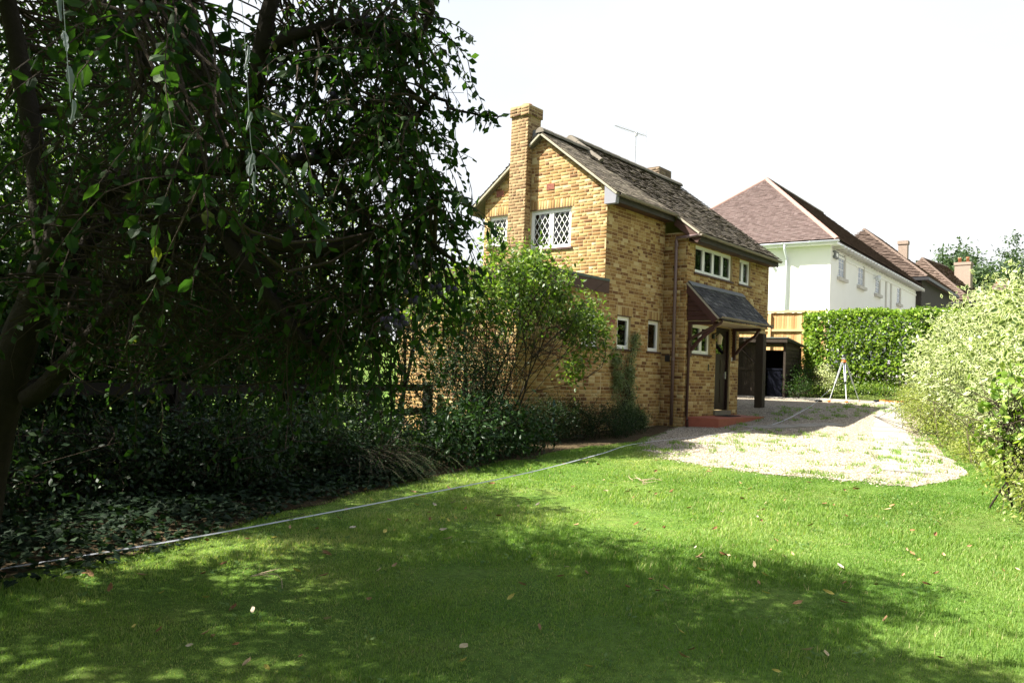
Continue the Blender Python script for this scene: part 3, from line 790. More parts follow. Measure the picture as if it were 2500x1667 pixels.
# lantern, bell, alarm box
ln = MB(); ln.box(4.02, 4.12, -.66, -.615, 2.0, 2.12); ln.tube([(4.07, -.64, 2.10), (4.07, -.72, 2.16), (4.07, -.80, 2.12)], .012, 6)
lan = ln.build('lantern', 'black_metal', house)
MB().lathe((4.07, -.80, 1.86), [(.045, 0), (.075, .17), (.085, .18), (.03, .25), (.012, .27)], 6).build('lantern_glass', 'soffit_pale', lan)
MB().box(3.85, 3.88, -.632, -.617, 1.20, 1.36).build('bell_push', 'black_metal', house)
MB().box(5.20, 5.225, -.635, -.617, 1.48, 1.58).build('bell_push', 'white_frame', house)
MB().box(2.56, 2.599, -.23, -.12, 1.37, 1.53).build('tap_cover', 'black_metal', house)
mat_o = MB(); mat_o.prism([(4.05, -.74, .092), (4.75, -.74, .092), (4.78, -1.10, .092), (4.08, -1.10, .092)], (0, 0, .016)); tag(mat_o.build('doormat', 'rubber'), 'dark rubber doormat lying on the red doorstep', 'doormat')
# passage pillar under the overhanging upper floor
pl = MB(); pl.box(7.36, 7.58, -.60, -.38, .1, 2.328); pl.build('pillar', 'pillar_timber', house)
# flat roof of the extension
fr_ = MB(); fr_.box(-3.05, -.012, -.10, 3.25, 2.80, 3.0); flat = fr_.build('flat_roof', 'green_felt', house)
fa = MB(); fa.box(-3.08, -.014, -.135, -.101, 2.74, 2.99); fa.box(-3.08, -3.052, -.10, 3.25, 2.74, 2.99); fa.build('fascia', 'brown_timber', flat)
ed = MB()
for k in range(4): ed.box(-3.09 + k * .768, -3.09 + k * .768 + .76, -.15, -.05, 2.992, 3.045)
ed.build('roof_edge', 'green_felt', flat)
# aerial on the roof
ae = empty('tv_aerial', (5.25, 2.5, 6.9), 'thin metal television aerial standing above the mossy roof ridge', 'aerial')
MB().tube([(5.25, 2.5, 6.6), (5.25, 2.5, 8.02)], .012, 6).build('mast', 'galvanised', ae)
MB().tube([(4.1, 2.5, 7.90), (5.85, 2.5, 8.04)], .009, 5).build('boom', 'galvanised', ae)
for k in range(12):
    x = 4.15 + k * .135; MB().tube([(x, 2.38, 7.905 + k * .0108), (x, 2.62, 7.905 + k * .0108)], .004, 4).build('element', 'galvanised', ae)
MB().tube([(5.83, 2.5, 7.80), (5.83, 2.5, 8.22)], .006, 4).build('reflector', 'galvanised', ae)
MB().box(5.22, 5.28, 2.46, 2.54, 7.90, 8.0).build('clamp', 'galvanised', ae)

# ================================================================== THE NEIGHBOURING HOUSES
class Loc:
    """local frame of a house: origin, heading; converts points and directions"""
    def __init__(s, o, deg): s.o = A(o, float); a = math.radians(deg); s.x = A((math.cos(a), math.sin(a), 0)); s.y = A((-math.sin(a), math.cos(a), 0))
    def __call__(s, x, y, z=0.): return s.o + s.x * x + s.y * y + Z3 * z
    def box(s, m, x0, x1, y0, y1, z0, z1, tone=.5): return m.frame(s(x0, y0, z0), s.x * (x1 - x0), s.y * (y1 - y0), Z3 * (z1 - z0), tone)
def hip_face_tiles(c0, c1, apex0, apex1, mat, parent, gauge, tw, th, seed, lift=.02, jit=.25):
    """tiles on one roof face: eaves edge c0-c1, top edge apex0-apex1 (may coincide)"""
    c0, c1, a0, a1 = map(lambda q: A(q, float), (c0, c1, apex0, apex1))
    ux = c1 - c0; W = np.linalg.norm(ux); ux = ux / W
    up = a0 - c0; up = up - ux * (up @ ux); H = np.linalg.norm(up); up = up / H; nrm = np.cross(ux, up)
    if nrm[2] < 0: nrm = -nrm
    l0 = (a0 - c0) @ ux; l1 = (a1 - c0) @ ux; n = int(H / gauge)
    def xr(i):
        f = 1 - (i + .9) * gauge / H; f = max(0., f); return (l0 * f, W + (l1 - W) * f)
    P, Fm, T = tiles(n, xr, lambda i: c0 + up * (H - i * gauge), -up, nrm, ux, gauge, tw, th, seed, lift * 1.5, jit * .7, (4.5, 4.5))
    o = bulk('tiles', mat, TILE[0], TILE[1], P, Fm, T, parent); o['kind'] = 'stuff'; return o
# ---- white rendered house
wh = empty('white_house', (24.3, 3.0, 1.6), 'white rendered two storey house with hipped pinkish brown tiled roof', 'house')
W = Loc((24.15, 2.95, 0), 2.0); EZ = 7.55
LEN, DEP = 20.5, 10.0
wm = MB(); W.box(wm, 0, LEN, 0, DEP, .8, EZ + .1); wwall = wm.build('wall', 'white_render', wh)
c = [W(-.4, -.4, EZ + .2), W(LEN + .4, -.4, EZ + .2), W(LEN + .4, DEP + .4, EZ + .2), W(-.4, DEP + .4, EZ + .2)]
HH = 4.6; r0, r1 = W(5.0, DEP / 2, EZ + .2 + HH), W(LEN - 5, DEP / 2, EZ + .2 + HH)
rm = MB(); dz = A((0, 0, -.06))
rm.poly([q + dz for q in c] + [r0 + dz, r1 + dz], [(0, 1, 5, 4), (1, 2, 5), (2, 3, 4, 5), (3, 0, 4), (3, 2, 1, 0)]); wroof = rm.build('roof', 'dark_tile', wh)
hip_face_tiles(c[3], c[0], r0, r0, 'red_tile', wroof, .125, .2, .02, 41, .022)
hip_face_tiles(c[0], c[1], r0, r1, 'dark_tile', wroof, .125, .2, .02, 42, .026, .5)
def hipline(a, b, mat, parent, rad=.12, seg=.42):
    n = max(2, int(np.linalg.norm(A(b) - A(a)) / seg)); d = A(b, float) - A(a, float); s = np.cross(d, Z3); u = np.cross(s, d)
    ridge(A(a) + Z3 * .05, A(b) + Z3 * .05, n, rad, mat, parent, up=Z3, seg=5)
hipline(c[0], r0, 'ridge_red', wroof); hipline(c[3], r0, 'ridge_red', wroof); ridge(r0 + Z3 * .05, r1 + Z3 * .05, 20, .15, 'ridge_grey', wroof)
# lower back roof showing over the hip
bk = MB(); q0, q1 = W(9.5, 10.6, EZ + 4.0), W(9.5, 15.0, EZ + 4.0)
bk.poly([W(6.0, 10, EZ + .6), W(6.0, 15, EZ + .6), q1, q0, W(13, 10, EZ + .6), W(13, 15, EZ + .6)], [(0, 1, 2, 3), (3, 2, 5, 4), (1, 5, 2), (0, 3, 4), (0, 4, 5, 1)]); bk.build('rear_roof', 'red_tile', wroof)
ridge(q0 + Z3 * .03, q1 + Z3 * .03, 10, .15, 'ridge_red', wroof)
sf = MB(); W.box(sf, -.4, -.01, -.4, DEP, EZ, EZ + .1); W.box(sf, -.01, LEN + .3, -.4, -.01, EZ, EZ + .1); sf.build('soffit', 'white_frame', wroof)
gm = MB(); gm.prism([W(-.47 - .07 * math.cos(w), -.5, EZ + .17 - .09 * math.sin(w)) for w in np.linspace(0, math.pi, 8)], W.y * (DEP + .9)); wg = gm.build('gutter', 'white_plastic', wroof, True)
for k in range(1, 7):
    q = MB(); q.prism([W(-.47 - .085 * math.cos(w), -.5 + k * 1.3, EZ + .18 - .10 * math.sin(w)) for w in np.linspace(0, math.pi, 8)], W.y * .08); q.build('gutter_bracket', 'white_plastic', wg)
for k in range(34):                                              # rafter tails under the long eaves
    q = MB(); W.box(q, .3 + k * .6, .42 + k * .6, -.52, -.05, EZ - .14, EZ - .003); q.build('rafter_tail', 'stone_sill', wroof)
fc = MB(); W.box(fc, .2, LEN, -.045, -.004, EZ - .42, EZ - .30); fc.build('string_course', 'white_render', wh)
dp = MB(); dp.tube([W(-.47, 2.05, EZ + .1), W(-.42, 2.05, EZ - .12), W(-.12, 2.05, EZ - .5), W(-.09, 2.05, EZ - .7), W(-.09, 2.05, 1.8)], .055, 8); dp.build('downpipe', 'white_plastic', wh, True)
def wh_window(x0, x1, z0, z1, n=2, glazed=True):
    m = MB()
    W.box(m, x0, x1, -.012, .02, z0, z1); o = m.build('window', 'stone_sill' if not glazed else 'white_frame', wh)
    if glazed:
        for k in range(n):
            a0 = x0 + .06 + k * (x1 - x0 - .06) / n; a1 = x0 + (k + 1) * (x1 - x0 - .06) / n
            for i in range(2):
                for j in range(3):
                    h = (z1 - z0 - .12) / 3; p = MB(); ww = (a1 - a0) / 2
                    W.box(p, a0 + i * ww + .015, a0 + (i + 1) * ww - .015, -.02, -.0125, z0 + .06 + j * h + .015, z0 + .06 + (j + 1) * h - .015); p.build('pane', 'glass_blue', o)
        f = MB(); W.box(f, x1 + .002, x1 + .28, -.05, -.004, z0, z1); f.build('reveal', 'stone_sill', o)
        s = MB(); W.box(s, x0 - .15, x1 + .4, -.16, -.003, z0 - .16, z0 - .004); s.build('sill', 'stone_sill', o)
t = NT('glass_blue'); t.fin(t.bsdf((.10, .14, .16), .08, .8).outputs[0])
wh_window(1.30, 2.25, 6.2, 7.38); wh_window(5.0, 6.0, 6.2, 7.30); wh_window(8.75, 9.6, 6.15, 7.2); wh_window(14.3, 15.0, 6.1, 7.1, 1)
for x in (11.2, 12.5):
    q = MB(); W.box(q, x, x + .35, -.03, -.004, 4.4, 7.1); q.build('pilaster', 'stone_sill', wh)
q = MB(); W.box(q, .35, .95, -.12, -.004, 7.0, 7.34); ab = q.build('alarm_box', 'airbrick_green', wh) if 'airbrick_green' in MATS else q.build('alarm_box', 'lead', wh)
q = MB(); W.box(q, .50, .80, -.135, -.121, 7.08, 7.26); q.build('alarm_badge', 'white_frame', ab)
q = MB(); q.tube([W(8.45, -.01, 6.95), W(8.45, -.22, 7.0)], .03, 6); lt_ = q.build('wall_lamp', 'white_plastic', wh)
q = MB(); q.lathe(W(8.45, -.24, 6.8), [(.06, 0), (.13, .12), (.12, .28), (.03, .32)], 10); q.build('lamp_glass', 'white_plastic', lt_)
q = MB(); q.tube([W(-.002, 2.95, 7.05), W(-.16, 2.95, 7.0), W(-.28, 2.88, 6.96)], [.07, .06, .09], 8); q.build('security_light', 'white_plastic', wh)
q = MB(); W.box(q, -.10, -.002, 4.05, 4.3, 5.05, 5.2); q.build('wall_vent', 'white_plastic', wh)

# ---- houses beyond
def gable_house(name, o, deg, L, D, ez, h, label, wallmat, tilemat, chimneys=(), hip=0., over=.4, base=1.5, fascia=True):
    H = empty(name, o, label, 'house', 'houses beyond the white house'); Q = Loc((o[0], o[1], 0), deg)
    m = MB(); Q.box(m, 0, L, 0, D, base, ez + .05); m.build('wall', wallmat, H)
    e = [Q(-over, -over, ez), Q(L + over, -over, ez), Q(L + over, D + over, ez), Q(-over, D + over, ez)]
    a, b = Q(-over + hip, D / 2, ez + h), Q(L + over - hip, D / 2, ez + h)
    d = A((0, 0, -.05)); m = MB(); m.poly([p + d for p in e] + [a + d, b + d], [(0, 1, 5, 4), (1, 2, 5), (2, 3, 4, 5), (3, 0, 4), (3, 2, 1, 0)]); R_ = m.build('roof', tilemat, H)
    hip_face_tiles(e[0], e[1], a, b, tilemat, R_, .16, .26, .03, 51, .04, .5)
    hip_face_tiles(e[3], e[0], a, a, tilemat, R_, .16, .26, .03, 52, .04, .4)
    ridge(a + Z3 * .05, b + Z3 * .05, max(3, int(L / .6)), .13, 'ridge_brown', R_)
    if hip:
        hipline(e[0], a, 'ridge_brown', R_, .11, .3)
    if fascia:
        m = MB(); Q.box(m, -over, L + over, -over - .1, -over + .02, ez - .22, ez - .02); m.build('gutter', 'black_metal', R_)
        m = MB(); Q.box(m, -over - .1, -over + .02, -over - .1, D + over, ez - .22, ez - .021); m.build('gutter', 'black_metal', R_)
    for (x, y, w, dd, z0, z1, mt, pots) in chimneys:
        m = MB(); Q.box(m, x, x + w, y, y + dd, z0, z1 - .25); Q.box(m, x - .05, x + w + .05, y - .05, y + dd + .05, z1 - .249, z1); ch = m.build('chimney', mt, H)
        for k in range(pots):
            m = MB(); m.lathe(Q(x + w / 2, y + dd * (k + .5) / pots, z1), [(.14, 0), (.12, .35), (.15, .37), (.15, .45)], 10); m.build('chimney_pot', 'terracotta', ch, True)
    return H, Q
toned('pale_brick', [(0, (.24, .18, .14)), (1, (.33, .265, .215))], fine=20)
h2, Q2 = gable_house('tiled_house', (44.2, 3.3, 2.0), 2, 12, 9.0, 8.35, 4.1, 'brown tiled house with hipped roof and brick chimney just behind the white house', 'wall_black', 'brown_tile', [(3.4, 1.6, .5, .6, 7.5, 11.5, 'pale_brick', 0)], hip=3.6)
h3, Q3 = gable_house('tiled_house', (60.0, 3.2, 2.5), -6, 9, 8.0, 8.2, 4.0, 'brown tiled house with two chimney pots past the dark eaves', 'wall_black', 'brown_tile', [(5.6, 1.4, .7, 1.3, 8.5, 12.3, 'pale_brick', 2)], hip=1.6)
h4, Q4 = gable_house('tiled_house', (76, -.8, 3.0), 0, 9, 8, 7.0, 4.2, 'farthest pale roofed house with a pair of orange chimney pots above the shrub', 'pale_brick', 'brown_tile', [(1.2, 3.2, .8, 1.6, 8.0, 11.6, 'pale_brick', 2)])

nd = sheet('neighbour_drive', np.arange(15.6, 60, 1.0), np.arange(-9, 2.6, 1.0), 'concrete', .012); tag(nd, 'pale drive in front of the white house hidden by the hedge', 'drive', kind='structure')
# ================================================================== FENCES, SHED, BIN
toned('plank_pale', [(0, (.42, .30, .18)), (1, (.55, .42, .27))], fine=12)
cf = empty('closeboard_fence', (14.9, 2.5, 1.1), 'sunlit orange closeboard fence between the house and the clipped hedge', 'fence')
PL = ([(-.5, -.5, 0), (.5, -.5, 0), (.5, .5, 0), (-.5, .5, 0), (-.5, -.5, 1), (.5, -.5, 1), (.5, .5, 1), (-.5, .5, 1)], [(0, 3, 2, 1), (4, 5, 6, 7), (0, 1, 5, 4), (1, 2, 6, 5), (2, 3, 7, 6), (3, 0, 4, 7)])
P, Fm, T = [], [], []
y = .2
while y < 6.2:
    z0 = 1.15; P.append((15.0 + random.uniform(-.006, .006), y, z0)); a = .09
    Fm.append(np.stack([A((.018, 0, 0)), A((a * .12, .105, 0)), A((0, 0, 2.42 + random.uniform(-.012, .012)))], 1)); T.append(random.random()); y += .096
singles('plank', 'fence_plank', PL[0], PL[1], P, Fm, T, cf)
for z in (1.5, 2.92, 3.62): MB().box(14.93, 14.985, .1, 6.3, z - .045, z + .04).build('rail', 'fence_rail', cf)
for yy in (.15, 2.2, 4.2, 6.3): MB().box(14.90, 14.985, yy - .05, yy + .05, 1.0, 3.55).build('post', 'fence_rail', cf)

shed = empty('garden_shed', (11.8, 1.2, .45), 'dark brown timber shed with flat felt roof and open doorway', 'shed')
for k in range(15):                                              # lapped side boards facing the drive
    z0 = .45 + k * .125; MB().prism([(11.86, .46, z0), (11.86, .425, z0), (11.86, .45, z0 + .132), (11.86, .46, z0 + .132)], (1.35, 0, 0), random.random()).build('board', 'shed_plank', shed)
for k in range(11):                                              # front boards left of the opening
    y0 = 1.18 + k * .145; MB().box(11.84, 11.86, y0, y0 + .138, .45, 2.36, random.random()).build('board', 'shed_plank', shed)
MB().box(11.80, 11.86, .40, .475, .42, 2.4).build('corner_post', 'shed_plank', shed)
MB().box(11.82, 11.88, 1.10, 1.178, .42, 2.36).build('door_post', 'shed_plank', shed)
MB().box(13.2, 13.26, .40, .475, .42, 2.2).build('corner_post', 'shed_plank', shed)
br = MB(); br.box(11.815, 11.839, 1.25, 2.15, 1.35, 1.45); br.box(11.815, 11.839, 1.25, 2.15, 2.2, 2.3); br.bar((11.827, 1.3, 1.45), (11.827, 2.1, 2.2), .02, .09, up=(1, 0, 0)); br.build('door_brace', 'shed_plank', shed)
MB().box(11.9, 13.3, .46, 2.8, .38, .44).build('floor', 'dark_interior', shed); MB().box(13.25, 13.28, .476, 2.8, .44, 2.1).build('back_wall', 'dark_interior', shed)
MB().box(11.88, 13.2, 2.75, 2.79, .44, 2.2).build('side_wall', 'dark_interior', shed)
MB().prism([(11.62, .28, 2.44), (13.45, .28, 2.22), (13.45, .28, 2.25), (11.62, .28, 2.475)], (0, 2.7, 0)).build('roof', 'green_felt', shed)
MB().box(11.64, 11.67, .30, 2.95, 2.30, 2.436).build('fascia', 'shed_plank', shed)
wb = empty('wheelie_bin', (12.15, .80, .44), 'dark blue wheelie bin standing inside the open shed doorway', 'bin')
MB().prism([(11.95, .56, .50), (12.45, .56, .50), (12.52, .53, 1.38), (11.88, .53, 1.38)], (0, .5, 0)).build('body', 'bin_blue', wb)
MB().box(11.86, 12.55, .52, 1.06, 1.385, 1.44).build('lid', 'bin_blue', wb)
for yy in (.56, 1.03): MB().prism([(12.42 + .1 * math.cos(w), yy, .54 + .1 * math.sin(w)) for w in np.linspace(0, 2 * math.pi, 13)[:-1]], (0, .05, 0)).build('wheel', 'rubber', wb)

rfence = empty('rail_fence', (-7, .6, -.4), 'dark wooden post and rail fence half hidden behind the shaded shrubs', 'fence')
fa_, fb_ = A((-13.6, -1.25)), A((-3.15, 2.05)); nseg = 5
for k in range(nseg + 1):
    q = fa_ + (fb_ - fa_) * k / nseg; MB().box(q[0] - .07, q[0] + .07, q[1] - .07, q[1] + .07, -.8, .72, random.random()).build('post', 'dark_rail', rfence)
for k in range(nseg):
    q0, q1 = fa_ + (fb_ - fa_) * k / nseg, fa_ + (fb_ - fa_) * (k + 1) / nseg
    for z in (.62, .14): MB().bar((*q0, z + random.uniform(-.02, .02)), (*q1, z + random.uniform(-.02, .02)), .05, .13, tone=random.random()).build('rail', 'dark_rail', rfence)
pg = empty('picket_gate', (-3.3, .25, -.3), 'short pale picket gate beside the corner of the extension', 'gate')
for k in range(7): MB().prism([(-3.3, -.02 + k * .12, -.35), (-3.3, .06 + k * .12, -.35), (-3.3, .06 + k * .12, .62), (-3.3, .02 + k * .12, .68), (-3.3, -.02 + k * .12, .62)], (.02, 0, 0), random.random()).build('picket', 'plank_pale', pg)
for z in (-.1, .4): MB().box(-3.278, -3.24, -.05, .82, z, z + .08).build('rail', 'plank_pale', pg)

# ================================================================== SURVEY TRIPOD, TAPE, ORANGE CASE
tp = empty('survey_tripod', (11.6, -1.45, .44), 'survey tripod with white and grey legs and a small instrument at the hedge', 'tripod')
top = A((11.62, -1.52, 1.72)); feet = [A((11.16, -1.24, .44)), A((11.38, -1.70, .44)), A((11.98, -1.92, .45))]
MB().lathe(top - Z3 * .04, [(.065, 0), (.075, .02), (.075, .05), (.05, .07)], 14).build('head', 'orange_plastic', tp, True)
ins = MB(); ins.box(top[0] - .05, top[0] + .05, top[1] - .06, top[1] + .06, top[2] + .055, top[2] + .10); ins.lathe(top + A((.0, .0, .10)), [(.035, 0), (.035, .04), (.06, .045), (.06, .09), (.04, .10)], 12); io = ins.build('instrument', 'galvanised', tp)
MB().tube([top + A((-.10, -.05, .17)), top + A((.06, .03, .17))], [.035, .045], 10).build('eyepiece', 'black_metal', io)
for k, f_ in enumerate(feet):
    hd_ = top + (f_ - top) * A((.1, .1, 0)) + Z3 * -.02; mid = hd_ + (f_ - hd_) * .52; mt = 'tripod_white' if k == 1 else 'galvanised'
    s = np.cross(f_ - hd_, Z3); s /= np.linalg.norm(s)
    l1 = MB(); l1.bar(hd_ + s * .03, mid + s * .016, .016, .02); l1.bar(hd_ - s * .03, mid - s * .016, .016, .02); lo = l1.build('leg', mt, tp)
    MB().bar(mid - (f_ - hd_) * .05, f_, .022, .018).build('lower_leg', mt, lo)
    MB().bar(mid - (mid - hd_) * .06, mid + (f_ - mid) * .06, .05, .035).build('clamp', 'black_metal' if k == 1 else 'galvanised', lo)
    MB().lathe(f_ - Z3 * .02, [(.012, 0), (.05, .02), (.05, .05), (.02, .07)], 10).build('foot', 'orange_plastic', lo)
    if k == 1: MB().bar(hd_ + (mid - hd_) * .15, mid - (mid - hd_) * .1, .03, .012).build('leg_band', 'tripod_blue', lo)
oc = empty('survey_pole_case', (12.4, -2.9, .46), 'bright orange pole case lying on the paving by the shrub', 'case')
ca, cb_ = A((12.15, -2.45, .49)), A((12.6, -3.15, .49))
MB().tube([ca, ca + (cb_ - ca) * .5], .055, 8).build('case_half', 'orange_plastic', oc, True); MB().tube([ca + (cb_ - ca) * .52, cb_], .055, 8).build('case_half', 'orange_plastic', oc, True)
MB().tube([ca + A((-.08, .13, 0)), ca], .06, 8).build('end_cap', 'bin_blue', oc, True)
rp = MB(); rp.tube([(11.95, -2.15, .465), (12.55, -3.25, .465), (12.75, -3.55, .465)], .02, 6); tag(rp.build('ranging_rod', 'red_plastic'), 'thin red rod lying in front of the orange case', 'rod')
rc = empty('tape_reel', (10.95, -1.0, .43), 'dark tape reel lying on the ground at the tripod left foot', 'reel')
MB().lathe((10.95, -.98, .425), [(.11, 0), (.12, .02), (.12, .05), (.05, .06)], 16).build('reel_body', 'bin_blue', rc, True)
MB().bar((10.95, -.86, .45), (10.95, -.70, .45), .03, .03).build('handle', 'black_metal', rc)

def ribbon(pts, w, th, name, mat, n=8, tilt=.6):
    """flat tape through the points (Catmull-Rom)"""
    pts = [A(p, float) for p in pts]; P = []
    for i in range(len(pts) - 1):
        a, b, c_, d = pts[max(i - 1, 0)], pts[i], pts[i + 1], pts[min(i + 2, len(pts) - 1)]
        for k in range(n):
            t_ = k / n; P.append(.5 * ((2 * b) + (-a + c_) * t_ + (2 * a - 5 * b + 4 * c_ - d) * t_ ** 2 + (-a + 3 * b - 3 * c_ + d) * t_ ** 3))
    P.append(pts[-1]); m = MB(); V = []
    for i, p in enumerate(P):
        d = P[min(i + 1, len(P) - 1)] - P[max(i - 1, 0)]; s = np.cross(d, Z3); s /= np.linalg.norm(s)
        ang = tilt + .5 * math.sin(i * .11); q = s * math.cos(ang) + Z3 * math.sin(ang); nn_ = np.cross(d / np.linalg.norm(d), q)
        V += [p - q * w / 2, p + q * w / 2, p + q * w / 2 + nn_ * th, p - q * w / 2 + nn_ * th]
    f = [(4 * i + j, 4 * i + (j + 1) % 4, 4 * i + 4 + (j + 1) % 4, 4 * i + 4 + j) for i in range(len(P) - 1) for j in range(4)]
    m.poly(V, f + [(0, 1, 2, 3), (4 * len(P) - 4, 4 * len(P) - 3, 4 * len(P) - 2, 4 * len(P) - 1)]); return m.build(name, mat)
tape = ribbon([(11.12, -1.28, .82), (10.2, -1.35, .62), (8.8, -1.6, .43), (7.2, -1.85, .27), (4.5, -2.12, .0), (1.9, -2.15, -.13), (-1.5, -1.87, -.225), (-3.6, -2.35, -.265), (-6.0, -2.78, -.335), (-8.4, -2.98, -.405), (-10.8, -3.12, -.465), (-12.4, -3.05, -.51), (-13.6, -3.0, -.53)], .012, .002, 'measuring_tape', 'tape_white')
tag(tape, 'long white measuring tape stretched from the tripod across drive and lawn', 'measuring tape')
tag(MB().prism([(-2.0, -.22, -.3), (-1.94, -.22, -.3), (-1.94, -.22, .42), (-1.97, -.22, .5), (-2.0, -.22, .42)], (0, .02, 0)).build('marker_stake', 'blue_plastic'), 'narrow blue stake leaning at the extension wall behind the low shrub', 'stake')

# ================================================================== VEGETATION
def clusters(blobs, ncl, per, spread, shell=.55, rng=RNG):
    """leaf positions in clumps inside ellipsoids (cx,cy,cz,rx,ry,rz); also outward directions and clump centres"""
    B = A(blobs, float); vol = (B[:, 3] * B[:, 4] * B[:, 5]) ** .8; idx = rng.choice(len(B), ncl, p=vol / vol.sum())
    d = rng.normal(size=(ncl, 3)); d /= np.linalg.norm(d, axis=1)[:, None]
    r = shell + (1 - shell) * rng.random(ncl); r *= np.where(rng.random(ncl) < .2, rng.random(ncl), 1)
    cen = B[idx, :3] + d * B[idx, 3:] * r[:, None]
    pos = np.repeat(cen, per, 0) + rng.normal(size=(ncl * per, 3)) * spread * np.repeat(rng.uniform(.6, 1.3, ncl), per)[:, None]
    return pos, np.repeat(d, per, 0), cen
def leaf_frames(pos, out, size, droop=.35, flat=.45, rng=RNG, width=1.):
    N = len(pos); d = rng.normal(size=(N, 3)) * .8 + out * .5; d[:, 2] -= droop
    n = rng.normal(size=(N, 3)) * (1 - flat) + A((0, 0, 1.)) * flat + out * .25
    return frames_from(d, n, size * rng.uniform(.65, 1.25, N), width)
def limb(m, a, b, r0, r1, n=5, bend=.12, sides=6, rng=RNG, sag=0.):
    a, b = A(a, float), A(b, float); L = np.linalg.norm(b - a); off = rng.normal(size=3) * bend * L
    ts = np.linspace(0, 1, n + 1); pts = [a + (b - a) * t_ + off * math.sin(math.pi * t_) - Z3 * sag * L * math.sin(math.pi * t_) for t_ in ts]
    m.tube(pts, [r0 + (r1 - r0) * t_ for t_ in ts], sides, cap=sides > 3); return pts
def plant(name, label, cat, base, blobs, ncl, per, spread, size, mat, tpl=LEAF2, trunk_r=.12, nlimb=14, group=None, droop=.35, flat=.45, ones=0, shell=.55, trunk='trunk', crown='crown', stems=1, tbend=.05, width=1., twigs=True, top=None, ground_clip=None, tone=(1.6, 1.8)):
    rng = np.random.default_rng(sum(map(ord, label)))
    o = empty(name, base, label, cat, group); base = A(base, float)
    pos, out, cen = clusters(blobs, ncl, per, spread, shell, rng)
    if ground_clip is not None:
        k = pos[:, 2] > gh(pos[:, 0], pos[:, 1]) + ground_clip; pos, out = pos[k], out[k]
    fr = leaf_frames(pos, out, size, droop, flat, rng, width); tn = rng.beta(*tone, len(pos))
    m = MB(); mid = A(blobs, float)[:, :3].mean(0) if top is None else A(top, float)
    tw = MB()
    for s_ in range(stems):
        b0 = base + (rng.normal(size=3) * A((.12, .12, 0)) if stems > 1 else 0); e = mid + (rng.normal(size=3) * A(blobs, float)[0, 3:] * .5 if stems > 1 else 0)
        tr = limb(m, b0 - Z3 * .1, e, trunk_r, trunk_r * .35, 7, tbend, 8, rng)
        sel = rng.choice(len(cen), min(nlimb, len(cen)), replace=False)
        for c in cen[sel]:
            st = tr[rng.integers(2, len(tr))]; p = limb(m, st, c, trunk_r * .32, .006, 5, .10, 5, rng)
            if twigs:
                for _ in range(4): limb(tw, p[rng.integers(2, 6)], c + rng.normal(size=3) * spread * 2.0, .006, .002, 3, .12, 3, rng)
    m.build(trunk, 'bark', o, True)
    if tw.v: tw.build('twigs', 'twig', o)['kind'] = 'stuff'
    if ones: split_leaves('leaf', crown, mat, LEAF8 if tpl is not IVY else IVY, pos, fr, tn, o, ones, True, tpl)
    else: bulk(crown, mat, tpl[0], tpl[1], pos, fr, tn, o, tpl[2])['kind'] = 'stuff'
    return o

# ---- trees beyond the rail fence
G1 = 'trees beyond the rail fence'
plant('broadleaf_tree', 'tall dark tree at the left edge behind the plum trunk', 'tree', (-11.6, 1.0, -.55), [(-11.8, 1.0, 3.6, 2.1, 1.9, 2.6), (-10.9, .6, 1.6, 1.6, 1.2, 1.5), (-12.6, 1.2, 6.2, 2., 2., 1.6)], 520, 40, .22, .10, 'leaf_mid', trunk_r=.16, group=G1)
plant('broadleaf_tree', 'dark twiggy tree behind the fence post with sky gaps above', 'tree', (-8.7, 2.2, -.45), [(-8.7, 2.2, 3.3, 1.8, 1.8, 2.2), (-8.1, 1.8, 1.5, 1.5, 1.1, 1.3), (-9.3, 2.6, 5.0, 1.3, 1.4, 1.1)], 430, 36, .22, .10, 'leaf_mid', trunk_r=.15, group=G1)
plant('broadleaf_tree', 'bushy green tree behind the hanging plum twigs', 'tree', (-6.2, 2.9, -.4), [(-6.2, 2.9, 2.8, 1.7, 1.6, 1.9), (-5.6, 2.3, 1.4, 1.3, 1.0, 1.2)], 380, 36, .2, .095, 'leaf_bright', trunk_r=.13, group=G1)
plant('broadleaf_tree', 'far green tree filling the gaps behind the fence', 'tree', (-9.5, 9.5, -.5), [(-9.5, 9.5, 3.6, 4.0, 2.6, 3.6), (-5.0, 10.5, 3.0, 2.6, 2.2, 3.0)], 520, 36, .3, .15, 'leaf_bright', trunk_r=.2, group=G1)
plant('willow_shrub', 'pale narrow leaved shrub rising beside the left end of the gable', 'shrub', (-4.3, 1.6, -.35), [(-4.3, 1.6, 2.5, .6, .6, 1.3), (-4.0, 1.9, 3.5, .4, .4, .6)], 120, 34, .13, .075, 'leaf_grey', trunk_r=.04, nlimb=10, width=.55, stems=3)

plant('broadleaf_tree', 'tree standing left of the picture that shades the near lawn', 'tree', (-16.6, -.6, -.6), [(-16.2, -1.2, 4.6, 2.3, 2.0, 1.8), (-17.6, .6, 5.2, 2.4, 2.2, 2.2), (-15.6, .4, 4.2, 1.4, 1.4, 1.6)], 520, 30, .25, .13, 'leaf_mid', trunk_r=.2, group=G1)
plant('broadleaf_tree', 'tall tree far behind the fence left of the sky gaps', 'tree', (-14.5, 5.0, -.6), [(-14.5, 5.0, 6.0, 3.0, 2.6, 4.0), (-13, 4.2, 3.0, 2.4, 2, 2.2)], 520, 34, .3, .14, 'leaf_mid', trunk_r=.22, group=G1)
plant('broadleaf_tree', 'tall tree far behind the fence below the sky gaps', 'tree', (-11.4, 7.2, -.5), [(-11.4, 7.2, 4.6, 2.4, 2.4, 3.4), (-11.0, 6.0, 2.0, 2.4, 1.6, 1.8)], 430, 34, .3, .13, 'leaf_mid', trunk_r=.2, group=G1)
